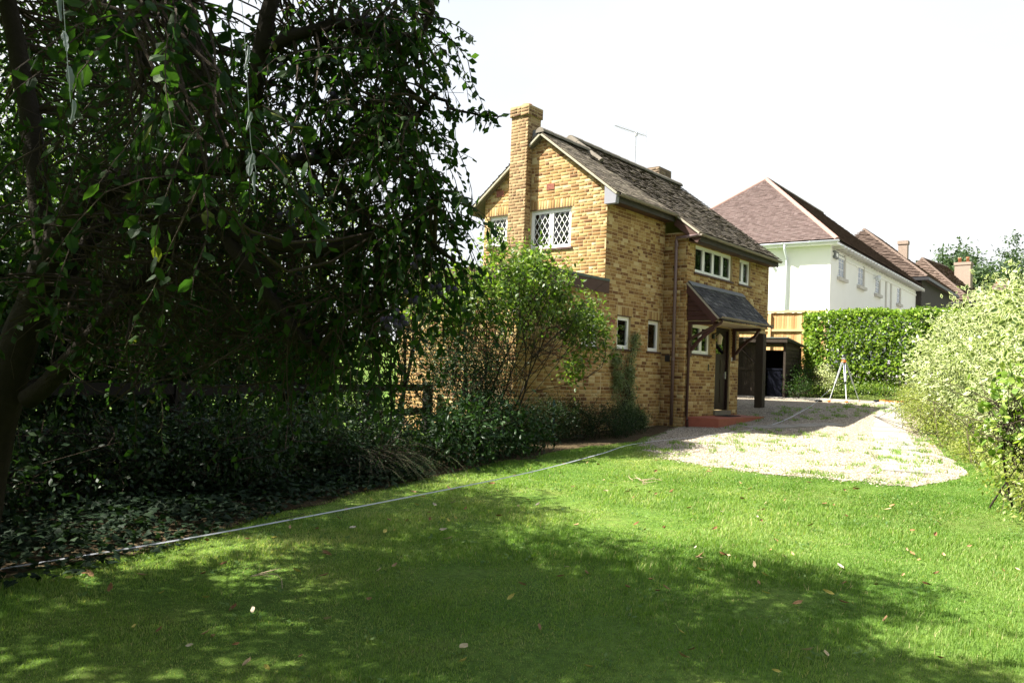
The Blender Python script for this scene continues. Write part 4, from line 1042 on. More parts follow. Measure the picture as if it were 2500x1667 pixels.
for k, (x, y) in enumerate(((-12.2, 2.4), (-9.8, 3.3), (-7.6, 4.1))):
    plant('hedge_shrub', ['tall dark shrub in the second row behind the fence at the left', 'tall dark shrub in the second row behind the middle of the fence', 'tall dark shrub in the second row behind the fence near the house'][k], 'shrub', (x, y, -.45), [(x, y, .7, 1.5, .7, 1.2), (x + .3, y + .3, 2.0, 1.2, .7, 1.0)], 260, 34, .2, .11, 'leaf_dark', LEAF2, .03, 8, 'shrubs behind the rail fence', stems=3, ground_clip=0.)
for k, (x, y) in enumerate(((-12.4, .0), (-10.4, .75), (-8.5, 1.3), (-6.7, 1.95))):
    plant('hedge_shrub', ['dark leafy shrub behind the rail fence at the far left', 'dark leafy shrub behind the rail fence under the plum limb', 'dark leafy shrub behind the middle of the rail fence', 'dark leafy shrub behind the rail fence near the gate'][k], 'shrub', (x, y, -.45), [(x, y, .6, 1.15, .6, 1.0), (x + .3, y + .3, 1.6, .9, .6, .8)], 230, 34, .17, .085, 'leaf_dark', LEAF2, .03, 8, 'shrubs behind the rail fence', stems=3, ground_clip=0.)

# ---- plum tree reaching over the lawn
plum = empty('plum_tree', at(-60, 1330, 5.3), 'old plum tree with hanging leafy branches and dark fruit over the lawn', 'tree')
pr_ = np.random.default_rng(77)
pm = MB(); limbs = []
def path_(pts, radii, sides=8):
    P = [at(*p) for p in pts]; Q, Rr = [], []
    for i in range(len(P) - 1):
        a, b, c_, d = P[max(i - 1, 0)], P[i], P[i + 1], P[min(i + 2, len(P) - 1)]
        for k in range(4):
            t_ = k / 4; Q.append(.5 * ((2 * b) + (-a + c_) * t_ + (2 * a - 5 * b + 4 * c_ - d) * t_ ** 2 + (-a + 3 * b - 3 * c_ + d) * t_ ** 3) + pr_.normal(size=3) * .006); Rr.append(radii[i] + (radii[i + 1] - radii[i]) * t_)
    Q.append(P[-1]); Rr.append(radii[-1]); pm.tube(Q, Rr, sides); limbs.extend(Q); return Q
path_([(-60, 1340, 5.3), (-20, 1100, 5.2), (40, 860, 5.1), (120, 650, 5.0), (230, 470, 4.9), (400, 425, 4.8), (600, 400, 4.6), (780, 385, 4.5), (960, 330, 4.4), (1060, 230, 4.3)], [.14, .12, .11, .10, .09, .07, .055, .04, .025, .01], 10)
path_([(70, 980, 5.1), (250, 790, 4.9), (400, 620, 4.7), (470, 470, 4.6), (440, 250, 4.5), (420, -100, 4.4), (500, -500, 4.4)], [.065, .055, .05, .045, .04, .035, .03])
path_([(120, 650, 5.0), (90, 420, 5.1), (40, 100, 5.2), (-30, -300, 5.2), (-40, -700, 5.0)], [.075, .065, .06, .05, .04])
path_([(500, 500, 4.6), (600, 640, 4.5), (720, 800, 4.4), (820, 900, 4.4)], [.05, .04, .025, .01])
path_([(470, 540, 4.6), (760, 610, 4.4), (980, 560, 4.3), (1110, 640, 4.2)], [.04, .03, .02, .008])
path_([(600, 400, 4.6), (640, 120, 4.3), (700, -200, 4.3), (720, -420, 4.4)], [.05, .045, .035, .015])
path_([(780, 385, 4.5), (900, 560, 4.4), (940, 760, 4.4)], [.03, .02, .008])
path_([(640, 120, 4.3), (820, 60, 4.3), (1010, 90, 4.3), (1060, 20, 4.3)], [.035, .03, .02, .01])
path_([(440, 250, 4.5), (330, 120, 4.0), (350, -100, 3.6)], [.03, .025, .02])
path_([(40, 860, 5.1), (240, 560, 5.4), (330, 520, 5.6), (620, 560, 5.7), (760, 540, 5.7)], [.08, .06, .045, .03, .012])
path_([(-30, -300, 5.2), (200, -650, 5.0), (400, -800, 5.0)], [.05, .04, .02])
path_([(1060, 230, 4.3), (1120, 270, 4.3), (1225, 285, 4.25)], [.012, .008, .003], 5)
path_([(1000, 400, 4.4), (1130, 590, 4.3)], [.012, .004], 5)
pm.build('trunk', 'bark', plum, True)
LIMB = A(limbs)
tw = MB(); lp, ld, ln_, ls = [], [], [], []
def hang(o, n_leaf, L, droop, size, spread=.55, hz=.0):
    d = pr_.normal(size=3); d[2] = abs(d[2]) * .3 - hz; d /= np.linalg.norm(d); p = A(o, float); k = 6; pts = [p]
    for i in range(k):
        d = d + A((0, 0, -droop)) + pr_.normal(size=3) * .16; d /= np.linalg.norm(d); p = p + d * L / k; pts.append(p)
    tw.tube(pts, np.linspace(.005, .0015, k + 1), 3, False)
    for j in range(n_leaf):
        t_ = (j + .5) / n_leaf * k; i = min(k - 1, int(t_)); q = pts[i] + (pts[i + 1] - pts[i]) * (t_ - i); dd = pts[i + 1] - pts[i]; dd /= np.linalg.norm(dd)
        sd = pr_.normal(size=3); v = dd * .35 + sd * spread + A((0, 0, -.45)); lp.append(q); ld.append(v); ln_.append(pr_.normal(size=3) + A((0, 0, .5))); ls.append(size * pr_.uniform(.45, 1.25))
ELL = [(850, 60, 4.6, 190, 130, .8, 100), (930, 300, 4.5, 110, 170, .7, 95), (900, 600, 4.6, 150, 150, .6, 85), (700, 200, 4.7, 150, 180, .8, 45), (430, 60, 3.2, 180, 130, .4, 34), (540, 300, 3.0, 60, 220, .3, 20),
       (140, 60, 6.0, 200, 150, .8, 45), (650, 600, 5.4, 240, 190, .8, 60), (320, 420, 6.2, 300, 180, .8, 40), (50, 700, 4.0, 60, 70, .3, 6), (1045, 470, 4.3, 60, 90, .3, 34), (860, 780, 4.5, 120, 70, .4, 40), (1000, 20, 4.4, 60, 100, .4, 22), (960, 170, 4.4, 90, 120, .4, 30), (480, 800, 6.0, 300, 130, .9, 60), (740, 820, 5.2, 160, 100, .6, 40), (1035, 600, 4.4, 60, 70, .3, 24), (250, 330, 5.6, 260, 200, .5, 60), (520, 560, 5.8, 260, 160, .5, 50), (120, 480, 4.2, 150, 260, .5, 16), (260, 760, 4.6, 200, 140, .5, 14), (330, 250, 4.0, 160, 180, .5, 18), (620, 130, 4.9, 200, 160, .6, 30)]
for (x, y, d, rx, ry, rd, n) in ELL:
    for _ in range(n):
        v = pr_.normal(size=3); v = v / np.linalg.norm(v) * pr_.random() ** .4
        o = at(x + v[0] * rx, y + v[1] * ry, d + v[2] * rd); i = np.argmin(np.linalg.norm(LIMB - o, axis=1))
        limb(tw, LIMB[i], o, .009, .005, 4, .08, 4, pr_)
        hang(o, pr_.integers(12, 22), pr_.uniform(.35, .8), pr_.uniform(.15, .5), .068 if d < 3.5 else .062, hz=pr_.uniform(-.4, 1.3))
for k in range(16):                                              # outlying sprigs against the sky
    t_ = k / 15; hang(at(1085 + 140 * t_, 262 + 22 * t_, 4.27), 3, .10, .5, .06, .8)
for k in range(10): hang(at(1010 + 11 * k, 420 + 17 * k, 4.35), 4, .16, .4, .058)
for (x, y) in ((1090, 130), (1110, 95), (1060, 170), (1075, 110)): hang(at(x, y, 4.3), 3, .14, .3, .05)
for _ in range(850):
    x, y, d = pr_.uniform(150, 960), pr_.uniform(330, 860), pr_.uniform(4.3, 6.2); o = at(x, y, d); v = np.clip(pr_.normal(size=3), -1.6, 1.6) * A((.26, .26, .22)); limb(tw, o - v, o + v, .0045, .0018, 5, .16, 3, pr_)
# upper crown, above the picture, that throws the dappled shade over the lawn
UPC = [(-13.0, -2.5, 5.0, 2.2, 1.9, .9, 190), (-15.2, -3.4, 4.9, 1.5, 1.4, .8, 80), (-11.5, -4.3, 4.7, .8, .9, .6, 60), (-13.9, -4.4, 4.6, 1.8, 1.6, .8, 100), (-12.8, -5.9, 4.5, .9, .8, .5, 40), (-10.4, -.7, 4.3, .9, .9, .7, 45)]
for (cx, cy_, cz, rx, ry, rz, n) in UPC:
    for _ in range(n):
        v = pr_.normal(size=3); v = v / np.linalg.norm(v) * pr_.random() ** .4; o = A((cx + v[0] * rx, cy_ + v[1] * ry, cz + v[2] * rz)); i = np.argmin(np.linalg.norm(LIMB - o, axis=1))
        limb(tw, LIMB[i], o, .012, .005, 4, .05, 4, pr_); hang(o, 20, .7, .2, .085)
tw.build('twigs', 'twig', plum)['kind'] = 'stuff'
up_p, up_o, _c = clusters([(-13.0, -2.5, 5.2, 2.2, 1.9, .7), (-15.2, -1.9, 5.0, 1.7, 1.7, .8), (-14.6, -1.5, 4.4, 1.2, 1.2, .5), (-16.2, -3.6, 5.0, 1.5, 1.4, .7), (-14.3, -4.3, 4.9, 1.6, 1.4, .5), (-11.6, -4.2, 5.0, .8, .9, .4), (-12.7, -5.7, 4.8, .8, .7, .35), (-10.7, -.7, 4.6, .9, .9, .5), (-12.6, -.6, 5.0, 1.4, 1.2, .7)], 440, 62, .16, .3, pr_)
bulk('upper_crown', 'leaf_plum', LEAF2[0], LEAF2[1], up_p, leaf_frames(up_p, up_o, .10, .3, .55, pr_), pr_.beta(1.8, 1.9, len(up_p)) * .95, plum, LEAF2[2])['kind'] = 'stuff'
lp, ld, ln_, ls = A(lp), A(ld), A(ln_), A(ls)
split_leaves('leaf', 'crown', 'leaf_plum', LEAF8, lp, frames_from(ld, ln_, ls, 1.05), pr_.beta(1.8, 1.9, len(lp)) * .97, plum, 300, True, LEAF4)
# fruit
bm = bmesh.new(); bmesh.ops.create_icosphere(bm, subdivisions=2, radius=1.0); pme = bpy.data.meshes.new('plum'); bm.to_mesh(pme); bm.free()
pme.polygons.foreach_set('use_smooth', [True] * len(pme.polygons)); pme.materials.append(MATS['plum_skin'])
for (x, y, d, n, sp) in ((675, 140, 4.4, 9, 40), (820, 255, 4.3, 9, 26), (715, 260, 4.4, 4, 26), (740, 370, 4.2, 6, 34), (960, 785, 4.05, 15, 26), (1075, 695, 4.2, 9, 22), (1000, 720, 4.2, 4, 18), (700, 530, 4.3, 5, 26), (760, 455, 4.3, 4, 24), (935, 75, 4.3, 5, 30), (1120, 275, 4.25, 0, 20), (900, 60, 4.4, 3, 20), (1010, 640, 4.1, 3, 16)):
    for _ in range(n):
        o = bpy.data.objects.new('plum', pme); COL.objects.link(o); o.parent = plum; o.matrix_parent_inverse = inv(plum)
        r_ = .0155 * pr_.uniform(.85, 1.12); q = at(x + pr_.normal() * sp * .55, y + pr_.normal() * sp * .55, d + pr_.normal() * .03)
        o.matrix_basis = Matrix.Translation(q) @ Matrix.Diagonal((r_, r_, r_ * 1.12, 1))
# feathers strung in the branches
def feather(o, L, w, parent, seed):
    r = np.random.default_rng(seed); side = RT * r.uniform(.6, 1) + FW * r.uniform(-.4, .4); side /= np.linalg.norm(side); m = MB(); n = 9; l_, c_, rr = [], [], []
    for i in range(n):
        t_ = i / (n - 1); c = A(o) + Z3 * (-L * t_) + RT * (.12 * L * math.sin(t_ * 2 + seed)); ww = w * math.sin(math.pi * min(1, .08 + t_ * .95)) ** .7 * r.uniform(.45, 1.15)
        c_.append(c); l_.append(c - side * ww + FW * .006); rr.append(c + side * ww * .9 + FW * .008)
    pts = c_ + l_ + rr
    m.poly(pts, [(i, i + 1, n + i + 1, n + i) for i in range(n - 1)] + [(i + 1, i, 2 * n + i, 2 * n + i + 1) for i in range(n - 1)]); f_ = m.build('feather', 'feather_vane', parent)
    MB().tube(c_, .0012, 4).build('quill', 'tape_white', f_)
leafy('feather_vane', [(0, (.20, .23, .235)), (1, (.28, .31, .315))], .9, .1, .35, tgain=(1, 1, 1))
for pts, lab in (([(150, -60, 2.3), (160, 90, 2.3), (172, 250, 2.3)], 'string of pale feathers hanging in the branches near the left trunk'), ([(585, -60, 2.6), (600, 130, 2.6), (612, 350, 2.6), (625, 420, 2.6)], 'string of pale feathers hanging among big leaves against the sky')):
    P3 = [at(*p) for p in pts]; fs = empty('feather_string', P3[-1], lab, 'feathers')
    MB().tube(P3, .0012, 4).build('thread', 'tape_white', fs)
    for k, (t_, L, w) in enumerate(((.12, .09, .013), (.45, .06, .010), (.72, .075, .013), (.98, .07, .008)) if 'left' in lab else ((.3, .08, .007), (.55, .06, .009), (.78, .075, .018), (1., .07, .009))):
        L_ = t_ * (len(P3) - 1); i = min(len(P3) - 2, int(L_)); feather(P3[i] + (P3[i + 1] - P3[i]) * (L_ - i), L, w, fs, k + len(lab))

# ---- shrubs along the shaded bed
plant('flowering_shrub', 'light green bush in front of the flat roofed extension', 'shrub', (-4.3, -.55, -.3), [(-3.8, -.7, 2.35, 1.15, .75, .75), (-2.2, -.9, 2.05, .75, .6, .55), (-1.75, -.95, 1.75, .45, .45, .5), (-5.1, -.5, 2.1, .9, .7, .65), (-3.3, -.6, 2.95, .55, .5, .35), (-2.3, -.95, 1.2, .35, .3, .35), (-4.6, -.8, 3.0, .35, .3, .3), (-2.7, -.8, 2.6, .4, .35, .4)], 330, 28, .13, .095, 'leaf_bright', LEAF4, .02, 11, stems=6, tbend=.1, shell=.35, top=(-3.7, -.7, 1.9))
plant('variegated_bush', 'fine leaved dark bush below the light green bush by the gate', 'shrub', (-4.9, -.7, -.3), [(-5.0, -.7, 1.4, 1.2, .6, .95), (-5.6, -.8, .8, 1.0, .55, .65), (-4.3, -.5, .7, .6, .4, .6)], 330, 34, .12, .05, 'leaf_glossy', LEAF2, .02, 10, stems=5, width=.7, top=(-5, -.7, 1.0))
plant('laurel_shrub', 'low glossy evergreen shrub at the lawn edge under the bush', 'shrub', (-5.3, -1.35, -.36), [(-5.3, -1.3, .1, 1.3, .55, .5), (-4.3, -1.15, .0, .8, .45, .38), (-6.2, -1.6, .0, .8, .45, .5)], 330, 24, .12, .085, 'leaf_glossy', LEAF4, .02, 8, stems=4, flat=.3, ones=300, ground_clip=.01, width=.75)
plant('juniper_shrub', 'low dark feathery shrub at the foot of the long wall', 'shrub', (-1.2, -.62, -.22), [(-1.9, -.6, .1, .8, .4, .42), (-.8, -.75, .1, .9, .45, .36), (.2, -.6, .05, .6, .32, .28), (-2.6, -.5, .15, .5, .3, .4)], 420, 44, .09, .05, 'leaf_dark', LEAF2, .012, 8, stems=4, width=.45, ground_clip=0.)
plant('wall_climber', 'small leaved climber growing up the wall between two windows', 'climber', (1.1, -.12, -.2), [(.95, -.12, .25, .42, .12, .42), (.55, -.10, .9, .22, .09, .55), (1.02, -.10, 1.0, .17, .09, .6), (1.22, -.10, 1.75, .14, .07, .45), (.42, -.10, 1.35, .16, .07, .25), (1.45, -.12, .0, .3, .15, .28)], 360, 36, .05, .038, 'leaf_grey', LEAF2, .012, 10, stems=3, top=(.9, -.08, 1.1), shell=.2, ground_clip=0.)
for k, (x, y, h, rr) in enumerate(((-11.0, -1.0, .55, 1.0), (-9.2, -1.0, .9, 1.0), (-12.8, -1.6, 1.0, .9))):
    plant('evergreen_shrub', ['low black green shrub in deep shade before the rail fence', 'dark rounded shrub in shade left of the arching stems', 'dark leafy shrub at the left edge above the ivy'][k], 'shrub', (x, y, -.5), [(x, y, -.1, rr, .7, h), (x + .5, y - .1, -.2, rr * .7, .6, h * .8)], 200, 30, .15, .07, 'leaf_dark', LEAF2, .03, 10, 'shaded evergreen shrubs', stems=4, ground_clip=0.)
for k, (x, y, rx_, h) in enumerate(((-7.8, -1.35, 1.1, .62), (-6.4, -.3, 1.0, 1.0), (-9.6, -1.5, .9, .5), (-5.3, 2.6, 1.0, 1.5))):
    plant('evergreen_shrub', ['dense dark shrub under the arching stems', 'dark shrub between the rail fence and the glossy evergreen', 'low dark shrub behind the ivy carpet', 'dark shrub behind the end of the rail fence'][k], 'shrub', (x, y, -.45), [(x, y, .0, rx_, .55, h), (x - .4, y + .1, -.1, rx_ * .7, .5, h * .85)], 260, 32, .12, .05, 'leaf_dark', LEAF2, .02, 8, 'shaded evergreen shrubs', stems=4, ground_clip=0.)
# arching cotoneaster
co = empty('arching_cotoneaster', (-7.7, -1.45, -.42), 'arching shrub with tiny leaves along long bowed stems over the lawn edge', 'shrub')
cr = np.random.default_rng(5); cs, lp, ld, ln_ = MB(), [], [], []
for k in range(120):
    a = cr.uniform(-math.pi, math.pi); a = a if cr.random() < .25 else cr.normal(-1.2, .7); L = cr.uniform(.7, 1.55); b = A((-7.7 + cr.normal() * .35, -1.35 + cr.normal() * .15, -.45)); hd_ = A((math.cos(a), math.sin(a), 0)); up_ = cr.uniform(.9, 1.8); p = b; pts = [p]; v = hd_ * .5 + Z3 * up_; v /= np.linalg.norm(v)
    for i in range(9):
        v = v + A((0, 0, -.26)) + hd_ * .05; v /= np.linalg.norm(v); p = p + v * L / 9
        if p[2] < gh(p[0], p[1]) + .02: break
        pts.append(p)
    if len(pts) < 4: continue
    cs.tube(pts, np.linspace(.006, .0015, len(pts)), 3, False)
    for i in range(1, len(pts) - 1):
        for j in range(10):
            q = pts[i] + (pts[i + 1] - pts[i]) * j / 10; t_ = pts[i + 1] - pts[i]; s_ = np.cross(t_, Z3) * (1 if j % 2 else -1); lp.append(q); ld.append(s_ / np.linalg.norm(s_) + t_ / np.linalg.norm(t_) * .4); ln_.append(Z3 + cr.normal(size=3) * .3)
cs.build('stems', 'twig', co)['kind'] = 'stuff'; lp = A(lp)
bulk('leaves', 'leaf_dark', LEAF2[0], LEAF2[1], lp, frames_from(A(ld), A(ln_), .02 * cr.uniform(.7, 1.3, len(lp)), 1.2), cr.random(len(lp)), co, LEAF2[2])['kind'] = 'stuff'
# ivy carpet
iv = empty('ivy_carpet', (-11, -2.4, -.52), 'dark variegated ivy carpet between the lawn and the shaded shrubs', 'ivy')
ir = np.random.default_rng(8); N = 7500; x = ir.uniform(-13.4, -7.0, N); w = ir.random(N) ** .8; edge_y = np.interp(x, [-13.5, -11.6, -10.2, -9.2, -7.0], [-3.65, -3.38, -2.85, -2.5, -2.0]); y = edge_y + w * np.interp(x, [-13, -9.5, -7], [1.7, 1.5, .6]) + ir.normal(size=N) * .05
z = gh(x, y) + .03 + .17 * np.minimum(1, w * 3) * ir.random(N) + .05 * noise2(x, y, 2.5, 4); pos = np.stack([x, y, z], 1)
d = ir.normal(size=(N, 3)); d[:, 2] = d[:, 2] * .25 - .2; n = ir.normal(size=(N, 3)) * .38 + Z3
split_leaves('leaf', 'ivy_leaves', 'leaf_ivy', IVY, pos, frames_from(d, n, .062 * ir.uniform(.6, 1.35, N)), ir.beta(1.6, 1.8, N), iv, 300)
si = MB()
for _ in range(60):
    a = A((ir.uniform(-13, -9.5), ir.uniform(-3.2, -1.6), 0)); b = a + A((ir.normal() * .5, ir.normal() * .4, 0)); a[2] = gh(a[0], a[1]) + .03; b[2] = gh(b[0], b[1]) + .05; limb(si, a, b, .004, .003, 4, .1, 3, ir)
si.build('ivy_stems', 'twig', iv)['kind'] = 'stuff'

# ---- right-hand side
plant('variegated_shrub', 'huge pale variegated shrub bordering the drive and lawn', 'shrub', (0.8, -8.0, -.25),
      [(-3.2, -9.2, 1.0, 1.3, 1.0, 1.6), (-1.0, -8.5, 1.3, 1.5, 1.05, 1.55), (1.2, -8.0, 1.4, 1.5, 1.1, 1.6), (3.4, -7.2, 1.5, 1.5, 1.2, 1.75), (5.6, -6.3, 1.5, 1.5, 1.2, 1.6), (7.9, -5.5, 1.4, 1.5, 1.15, 1.5), (10.0, -4.9, 1.2, 1.4, 1.0, 1.4), (-2.4, -9.5, 2.2, 1.0, .8, .8)], 780, 30, .19, .118, 'leaf_variegated', LEAF4, .012, 3, stems=5, shell=.8, twigs=False, ones=300, top=(1, -7.8, 1.6), ground_clip=.02, flat=.35, droop=.15)
plant('golden_shrub', 'yellow green low shrub at the lawn edge in the right corner', 'shrub', (-4.6, -8.7, -.33), [(-4.3, -8.6, .0, 1.1, .55, .55), (-5.4, -9.0, -.1, .9, .5, .45), (-3.0, -8.2, .0, .9, .5, .4)], 260, 30, .11, .055, 'leaf_yellow', LEAF4, .015, 8, stems=5, ground_clip=.01)
plant('broadleaf_shrub', 'green shrub with large smooth leaves in front of the variegated shrub', 'shrub', (-4.0, -8.05, -.33), [(-4.0, -8.0, .95, .4, .3, .4), (-4.2, -8.15, .5, .4, .3, .35)], 34, 8, .16, .10, 'leaf_hedge', LEAF8, .012, 8, stems=4, flat=.5, width=1.2, ones=60)
plant('rose_stem', 'dark leaved arching branch poking out low in the right corner', 'shrub', (-5.0, -8.75, -.36), [(-5.0, -8.55, .15, .28, .2, .4), (-5.2, -8.7, .45, .2, .2, .3)], 20, 7, .09, .07, 'leaf_glossy', LEAF8, .008, 6, stems=3, width=1.1, ones=40)
plant('edging_plant', 'pale green low plants spilling onto the slab edging', 'plant', (5.5, -5.3, .05), [(-.6, -7.45, -.1, .9, .4, .3), (1.2, -6.9, .05, 1.0, .45, .35), (3.0, -6.2, .2, 1.1, .5, .4), (5.4, -5.25, .3, 1.2, .55, .45), (7.8, -4.6, .5, 1.3, .5, .5), (10.2, -3.95, .7, 1.2, .5, .5)], 460, 30, .12, .05, 'leaf_yellow', LEAF2, .01, 10, stems=5, ground_clip=.0)
sl = empty('strap_leaf_plant', (1.5, -6.75, -.2), 'clump of arching yellow green strap leaves beside the slab edging', 'plant')
sr = np.random.default_rng(4); m = MB()
for k in range(150):
    b = A((sr.uniform(.2, 2.8), 0, 0)); b[1] = -6.95 + .29 * (b[0] - .5) * 1 + sr.normal() * .12; b[2] = g(b[0]); a = sr.uniform(-math.pi, math.pi); h_ = A((math.cos(a), math.sin(a) * .8 + .3, 0)); L = sr.uniform(.3, .6); p = b; v = h_ * .35 + Z3; pts = []
    for i in range(7):
        pts.append(p); v = v + h_ * .12 - Z3 * .26; v /= np.linalg.norm(v); p = p + v * L / 6
    s_ = np.cross(h_, Z3); V = []
    for i, q in enumerate(pts):
        ww = .009 * (1 - (i / 6.5) ** 2); V += [q - s_ * ww, q + s_ * ww]
    m.poly(V, [(2 * i, 2 * i + 1, 2 * i + 3, 2 * i + 2) for i in range(6)], sr.random())
m.build('strap_leaves', 'leaf_yellow', sl)['kind'] = 'stuff'
fp = empty('lilac_flower_plant', (12.2, -3.2, .5), 'plant with pale lilac flower heads in front of the hedge', 'flowers')
m = MB()
for k in range(9):
    x_, y_ = 12.1 + sr.uniform(-.5, .5), -3.1 + sr.uniform(-.9, .5); h = sr.uniform(.75, 1.35); tip = A((x_ + sr.normal() * .12, y_ + sr.normal() * .12, .5 + h)); limb(m, (x_, y_, .45), tip, .006, .004, 4, .06, 4, sr)
    f_ = MB()
    for j in range(26):
        v = sr.normal(size=3); v /= np.linalg.norm(v); c_ = tip + v * .035; s_ = np.cross(v, Z3 + .1); s_ /= np.linalg.norm(s_); t_ = np.cross(v, s_); f_.poly([c_ - s_ * .018, c_ - t_ * .014, c_ + s_ * .018, c_ + t_ * .014], [(0, 1, 2, 3)])
    f_.build('flower_head', 'lilac_petal', fp)
m.build('stems', 'twig', fp)
# clipped hedge
hg = empty('clipped_hedge', (13.8, -2.5, .7), 'tall clipped bright green hedge behind the tripod', 'hedge'); hr = np.random.default_rng(12)
N = 24000; face = hr.random(N); y = hr.uniform(-8, .35, N); zt = 3.42 + .10 * (noise2(y, y * 0, 1.5, 3) - .5) + np.where(y > -.3, -.25 * (y + .3), 0)
z = .9 + (zt - .9) * hr.random(N); fx = 13.15 + .30 * (noise2(y, z, 1.6, 5) - .5) + .35 * np.maximum(0, 1.55 - z) + .18 * np.maximum(0, z - 3.1) + np.where(y > -.2, .5 * (y + .2) ** 2 * 3, 0)
x = fx + np.abs(hr.normal(size=N)) * .13; out = np.tile(A((-1., 0, .3)), (N, 1))
top = face > .72; x = np.where(top, 13.3 + 1.3 * hr.random(N), x); z = np.where(top, zt - np.abs(hr.normal(size=N)) * .07 + .04, z); out[top] = (0, 0, 1)
end = face < .13; x = np.where(end, 13.4 + 1.2 * hr.random(N), x); y = np.where(end, .38 - np.abs(hr.normal(size=N)) * .12 - .2 * np.maximum(0, 1.5 - z), y); out[end] = (-.3, 1, .2)
pos = np.stack([x, y, z], 1); fr = leaf_frames(pos, out, .13, .15, .3, hr, 1.05)
hl = bulk('hedge_leaves', 'leaf_hedge', LEAF2[0], LEAF2[1], pos, fr, hr.beta(1.6, 1.6, N), hg, LEAF2[2]); hl['kind'] = 'stuff'
m = MB()
for k in range(24):
    yb_ = -7.8 + k * .34; m.tube([(13.9, yb_, .5), (13.85 + hr.normal() * .1, yb_ + hr.normal() * .1, 1.6), (13.9, yb_ + hr.normal() * .2, 3.1)], [.035, .028, .01], 6)
    for j in range(5): limb(m, (13.87, yb_, 1.0 + .4 * j), (13.3 + hr.random() * .5, yb_ + hr.normal() * .3, 1.3 + .42 * j), .012, .004, 3, .1, 4, hr)
m.build('hedge_stems', 'bark', hg)['kind'] = 'stuff'
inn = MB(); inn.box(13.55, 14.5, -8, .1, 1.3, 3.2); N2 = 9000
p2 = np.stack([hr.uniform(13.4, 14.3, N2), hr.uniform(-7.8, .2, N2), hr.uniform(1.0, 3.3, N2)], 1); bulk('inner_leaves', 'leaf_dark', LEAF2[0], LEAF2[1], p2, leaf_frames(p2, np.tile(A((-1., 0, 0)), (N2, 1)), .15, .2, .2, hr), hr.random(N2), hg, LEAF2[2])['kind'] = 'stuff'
# ground cover under the hedge, grey shrub
N = 9000; x = hr.uniform(12.25, 13.7, N); y = hr.uniform(-4.6, 1.6, N); hmax = .22 + .35 * noise2(x, y, 1.4, 9) + .18 * (x - 12.2); z = gh(x, y) + hmax * hr.random(N) ** .5
pos = np.stack([x, y, z], 1); gc = bulk('ground_cover', 'leaf_bright', LEAF2[0], LEAF2[1], pos, leaf_frames(pos, np.tile(A((-.3, 0, 1.)), (N, 1)), .065, .1, .5, hr), hr.beta(1.5, 1.5, N), None, LEAF2[2])
tag(gc, 'low leafy ground cover along the foot of the hedge', 'ground cover', kind='stuff')
plant('silver_shrub', 'small pale silvery shrub left of the tripod under the hedge', 'shrub', (12.6, -.65, .5), [(12.6, -.65, 1.25, .3, .35, .45), (12.55, -.9, .95, .3, .35, .3)], 70, 20, .08, .05, 'leaf_variegated', LEAF2, .012, 8, stems=3)
plant('shade_shrub', 'straggly dark plant beside the open shed', 'shrub', (11.7, -.05, .42), [(11.8, -.1, .8, .35, .4, .4), (12.3, .1, 1.1, .4, .3, .5), (12.9, .2, 1.3, .4, .3, .5)], 130, 20, .1, .06, 'leaf_mid', LEAF2, .01, 8, stems=3)
# ---- distant trees
def far_tree(name, label, px, py_top, d, half_w, h, mat='leaf_far', conifer=False):
    b = at(px, 800, d); b[2] = g(b[0]); topz = at(px, py_top, d)[2]; H = topz - b[2]
    blobs = []
    rr = random.Random(px)
    if conifer:
        for k in range(7): blobs.append((b[0], b[1], topz - h * (k + .5) / 7, half_w * (.22 + .13 * k), half_w * (.22 + .13 * k), h / 14))
    else:
        for k in range(9): blobs.append((b[0] + rr.uniform(-.7, .7) * half_w, b[1] + rr.uniform(-.7, .7) * half_w, topz - h * rr.uniform(.22, .75), half_w * .45, half_w * .45, h * .22))
    plant(name, label, 'tree', tuple(b), blobs, 210, 26, half_w * .085, half_w * .095, mat, trunk_r=half_w * .06, nlimb=14, group='distant trees on the skyline', shell=.5, twigs=False, top=(b[0], b[1], topz - h * .3))
far_tree('oak_tree', 'round dark oak behind the far chimneys', 2290, 598, 120, 6.5, 9)
far_tree('oak_tree', 'lower green tree between the oak and the conifer', 2390, 640, 110, 5.0, 7)
far_tree('conifer_tree', 'tall bluish conifer on the skyline above the variegated shrub', 2466, 570, 105, 4.2, 11, conifer=True)
far_tree('oak_tree', 'green tree at the right edge of the skyline', 2545, 610, 95, 5.5, 9)
far_tree('oak_tree', 'tree partly hidden behind the orange chimney pots', 2420, 690, 115, 6.0, 6)
# trees across the drive, outside the picture on the right, mirrored in the window panes
for k, (x, y, h) in enumerate(((-20.5, -5.5, 7.), (-20, -11, 7.5), (-17.5, -15, 7.), (-12, -16.5, 6.5), (-5, -16, 6.))):
    plant('garden_tree', ['tree on the near left outside the picture', 'tree behind the viewpoint closing the garden', 'tree behind the viewpoint on the right', 'tree at the right hand garden boundary nearest the viewpoint', 'tree at the right hand garden boundary beyond the shrub'][k], 'tree', (x, y, -.6), [(x, y, h * .75, 3.2, 3.0, h * .6), (x + .5, y, h * .3, 2.8, 2.6, h * .36)], 360, 32, .35, .2, 'leaf_mid', trunk_r=.22, twigs=False)
for k, (x, y, h) in enumerate(((24, -10.8, 8.), (30, -12.6, 9.), (36, -14.6, 9.), (17, -12.5, 6.))):
    plant('garden_tree', ['tree across the drive mirrored in the door side window', 'tree across the drive mirrored in the upstairs panes', 'far tree across the drive mirrored in the upstairs panes', 'tree across the lawn mirrored in the small windows'][k], 'tree', (x, y, 1.), [(x, y, h * .8 + .8, 3.2, 2.6, h * .6), (x + 1, y - .6, h * .4 + .6, 3.0, 2.2, h * .45)], 460, 34, .3, .17, 'leaf_mid', trunk_r=.2, twigs=False)

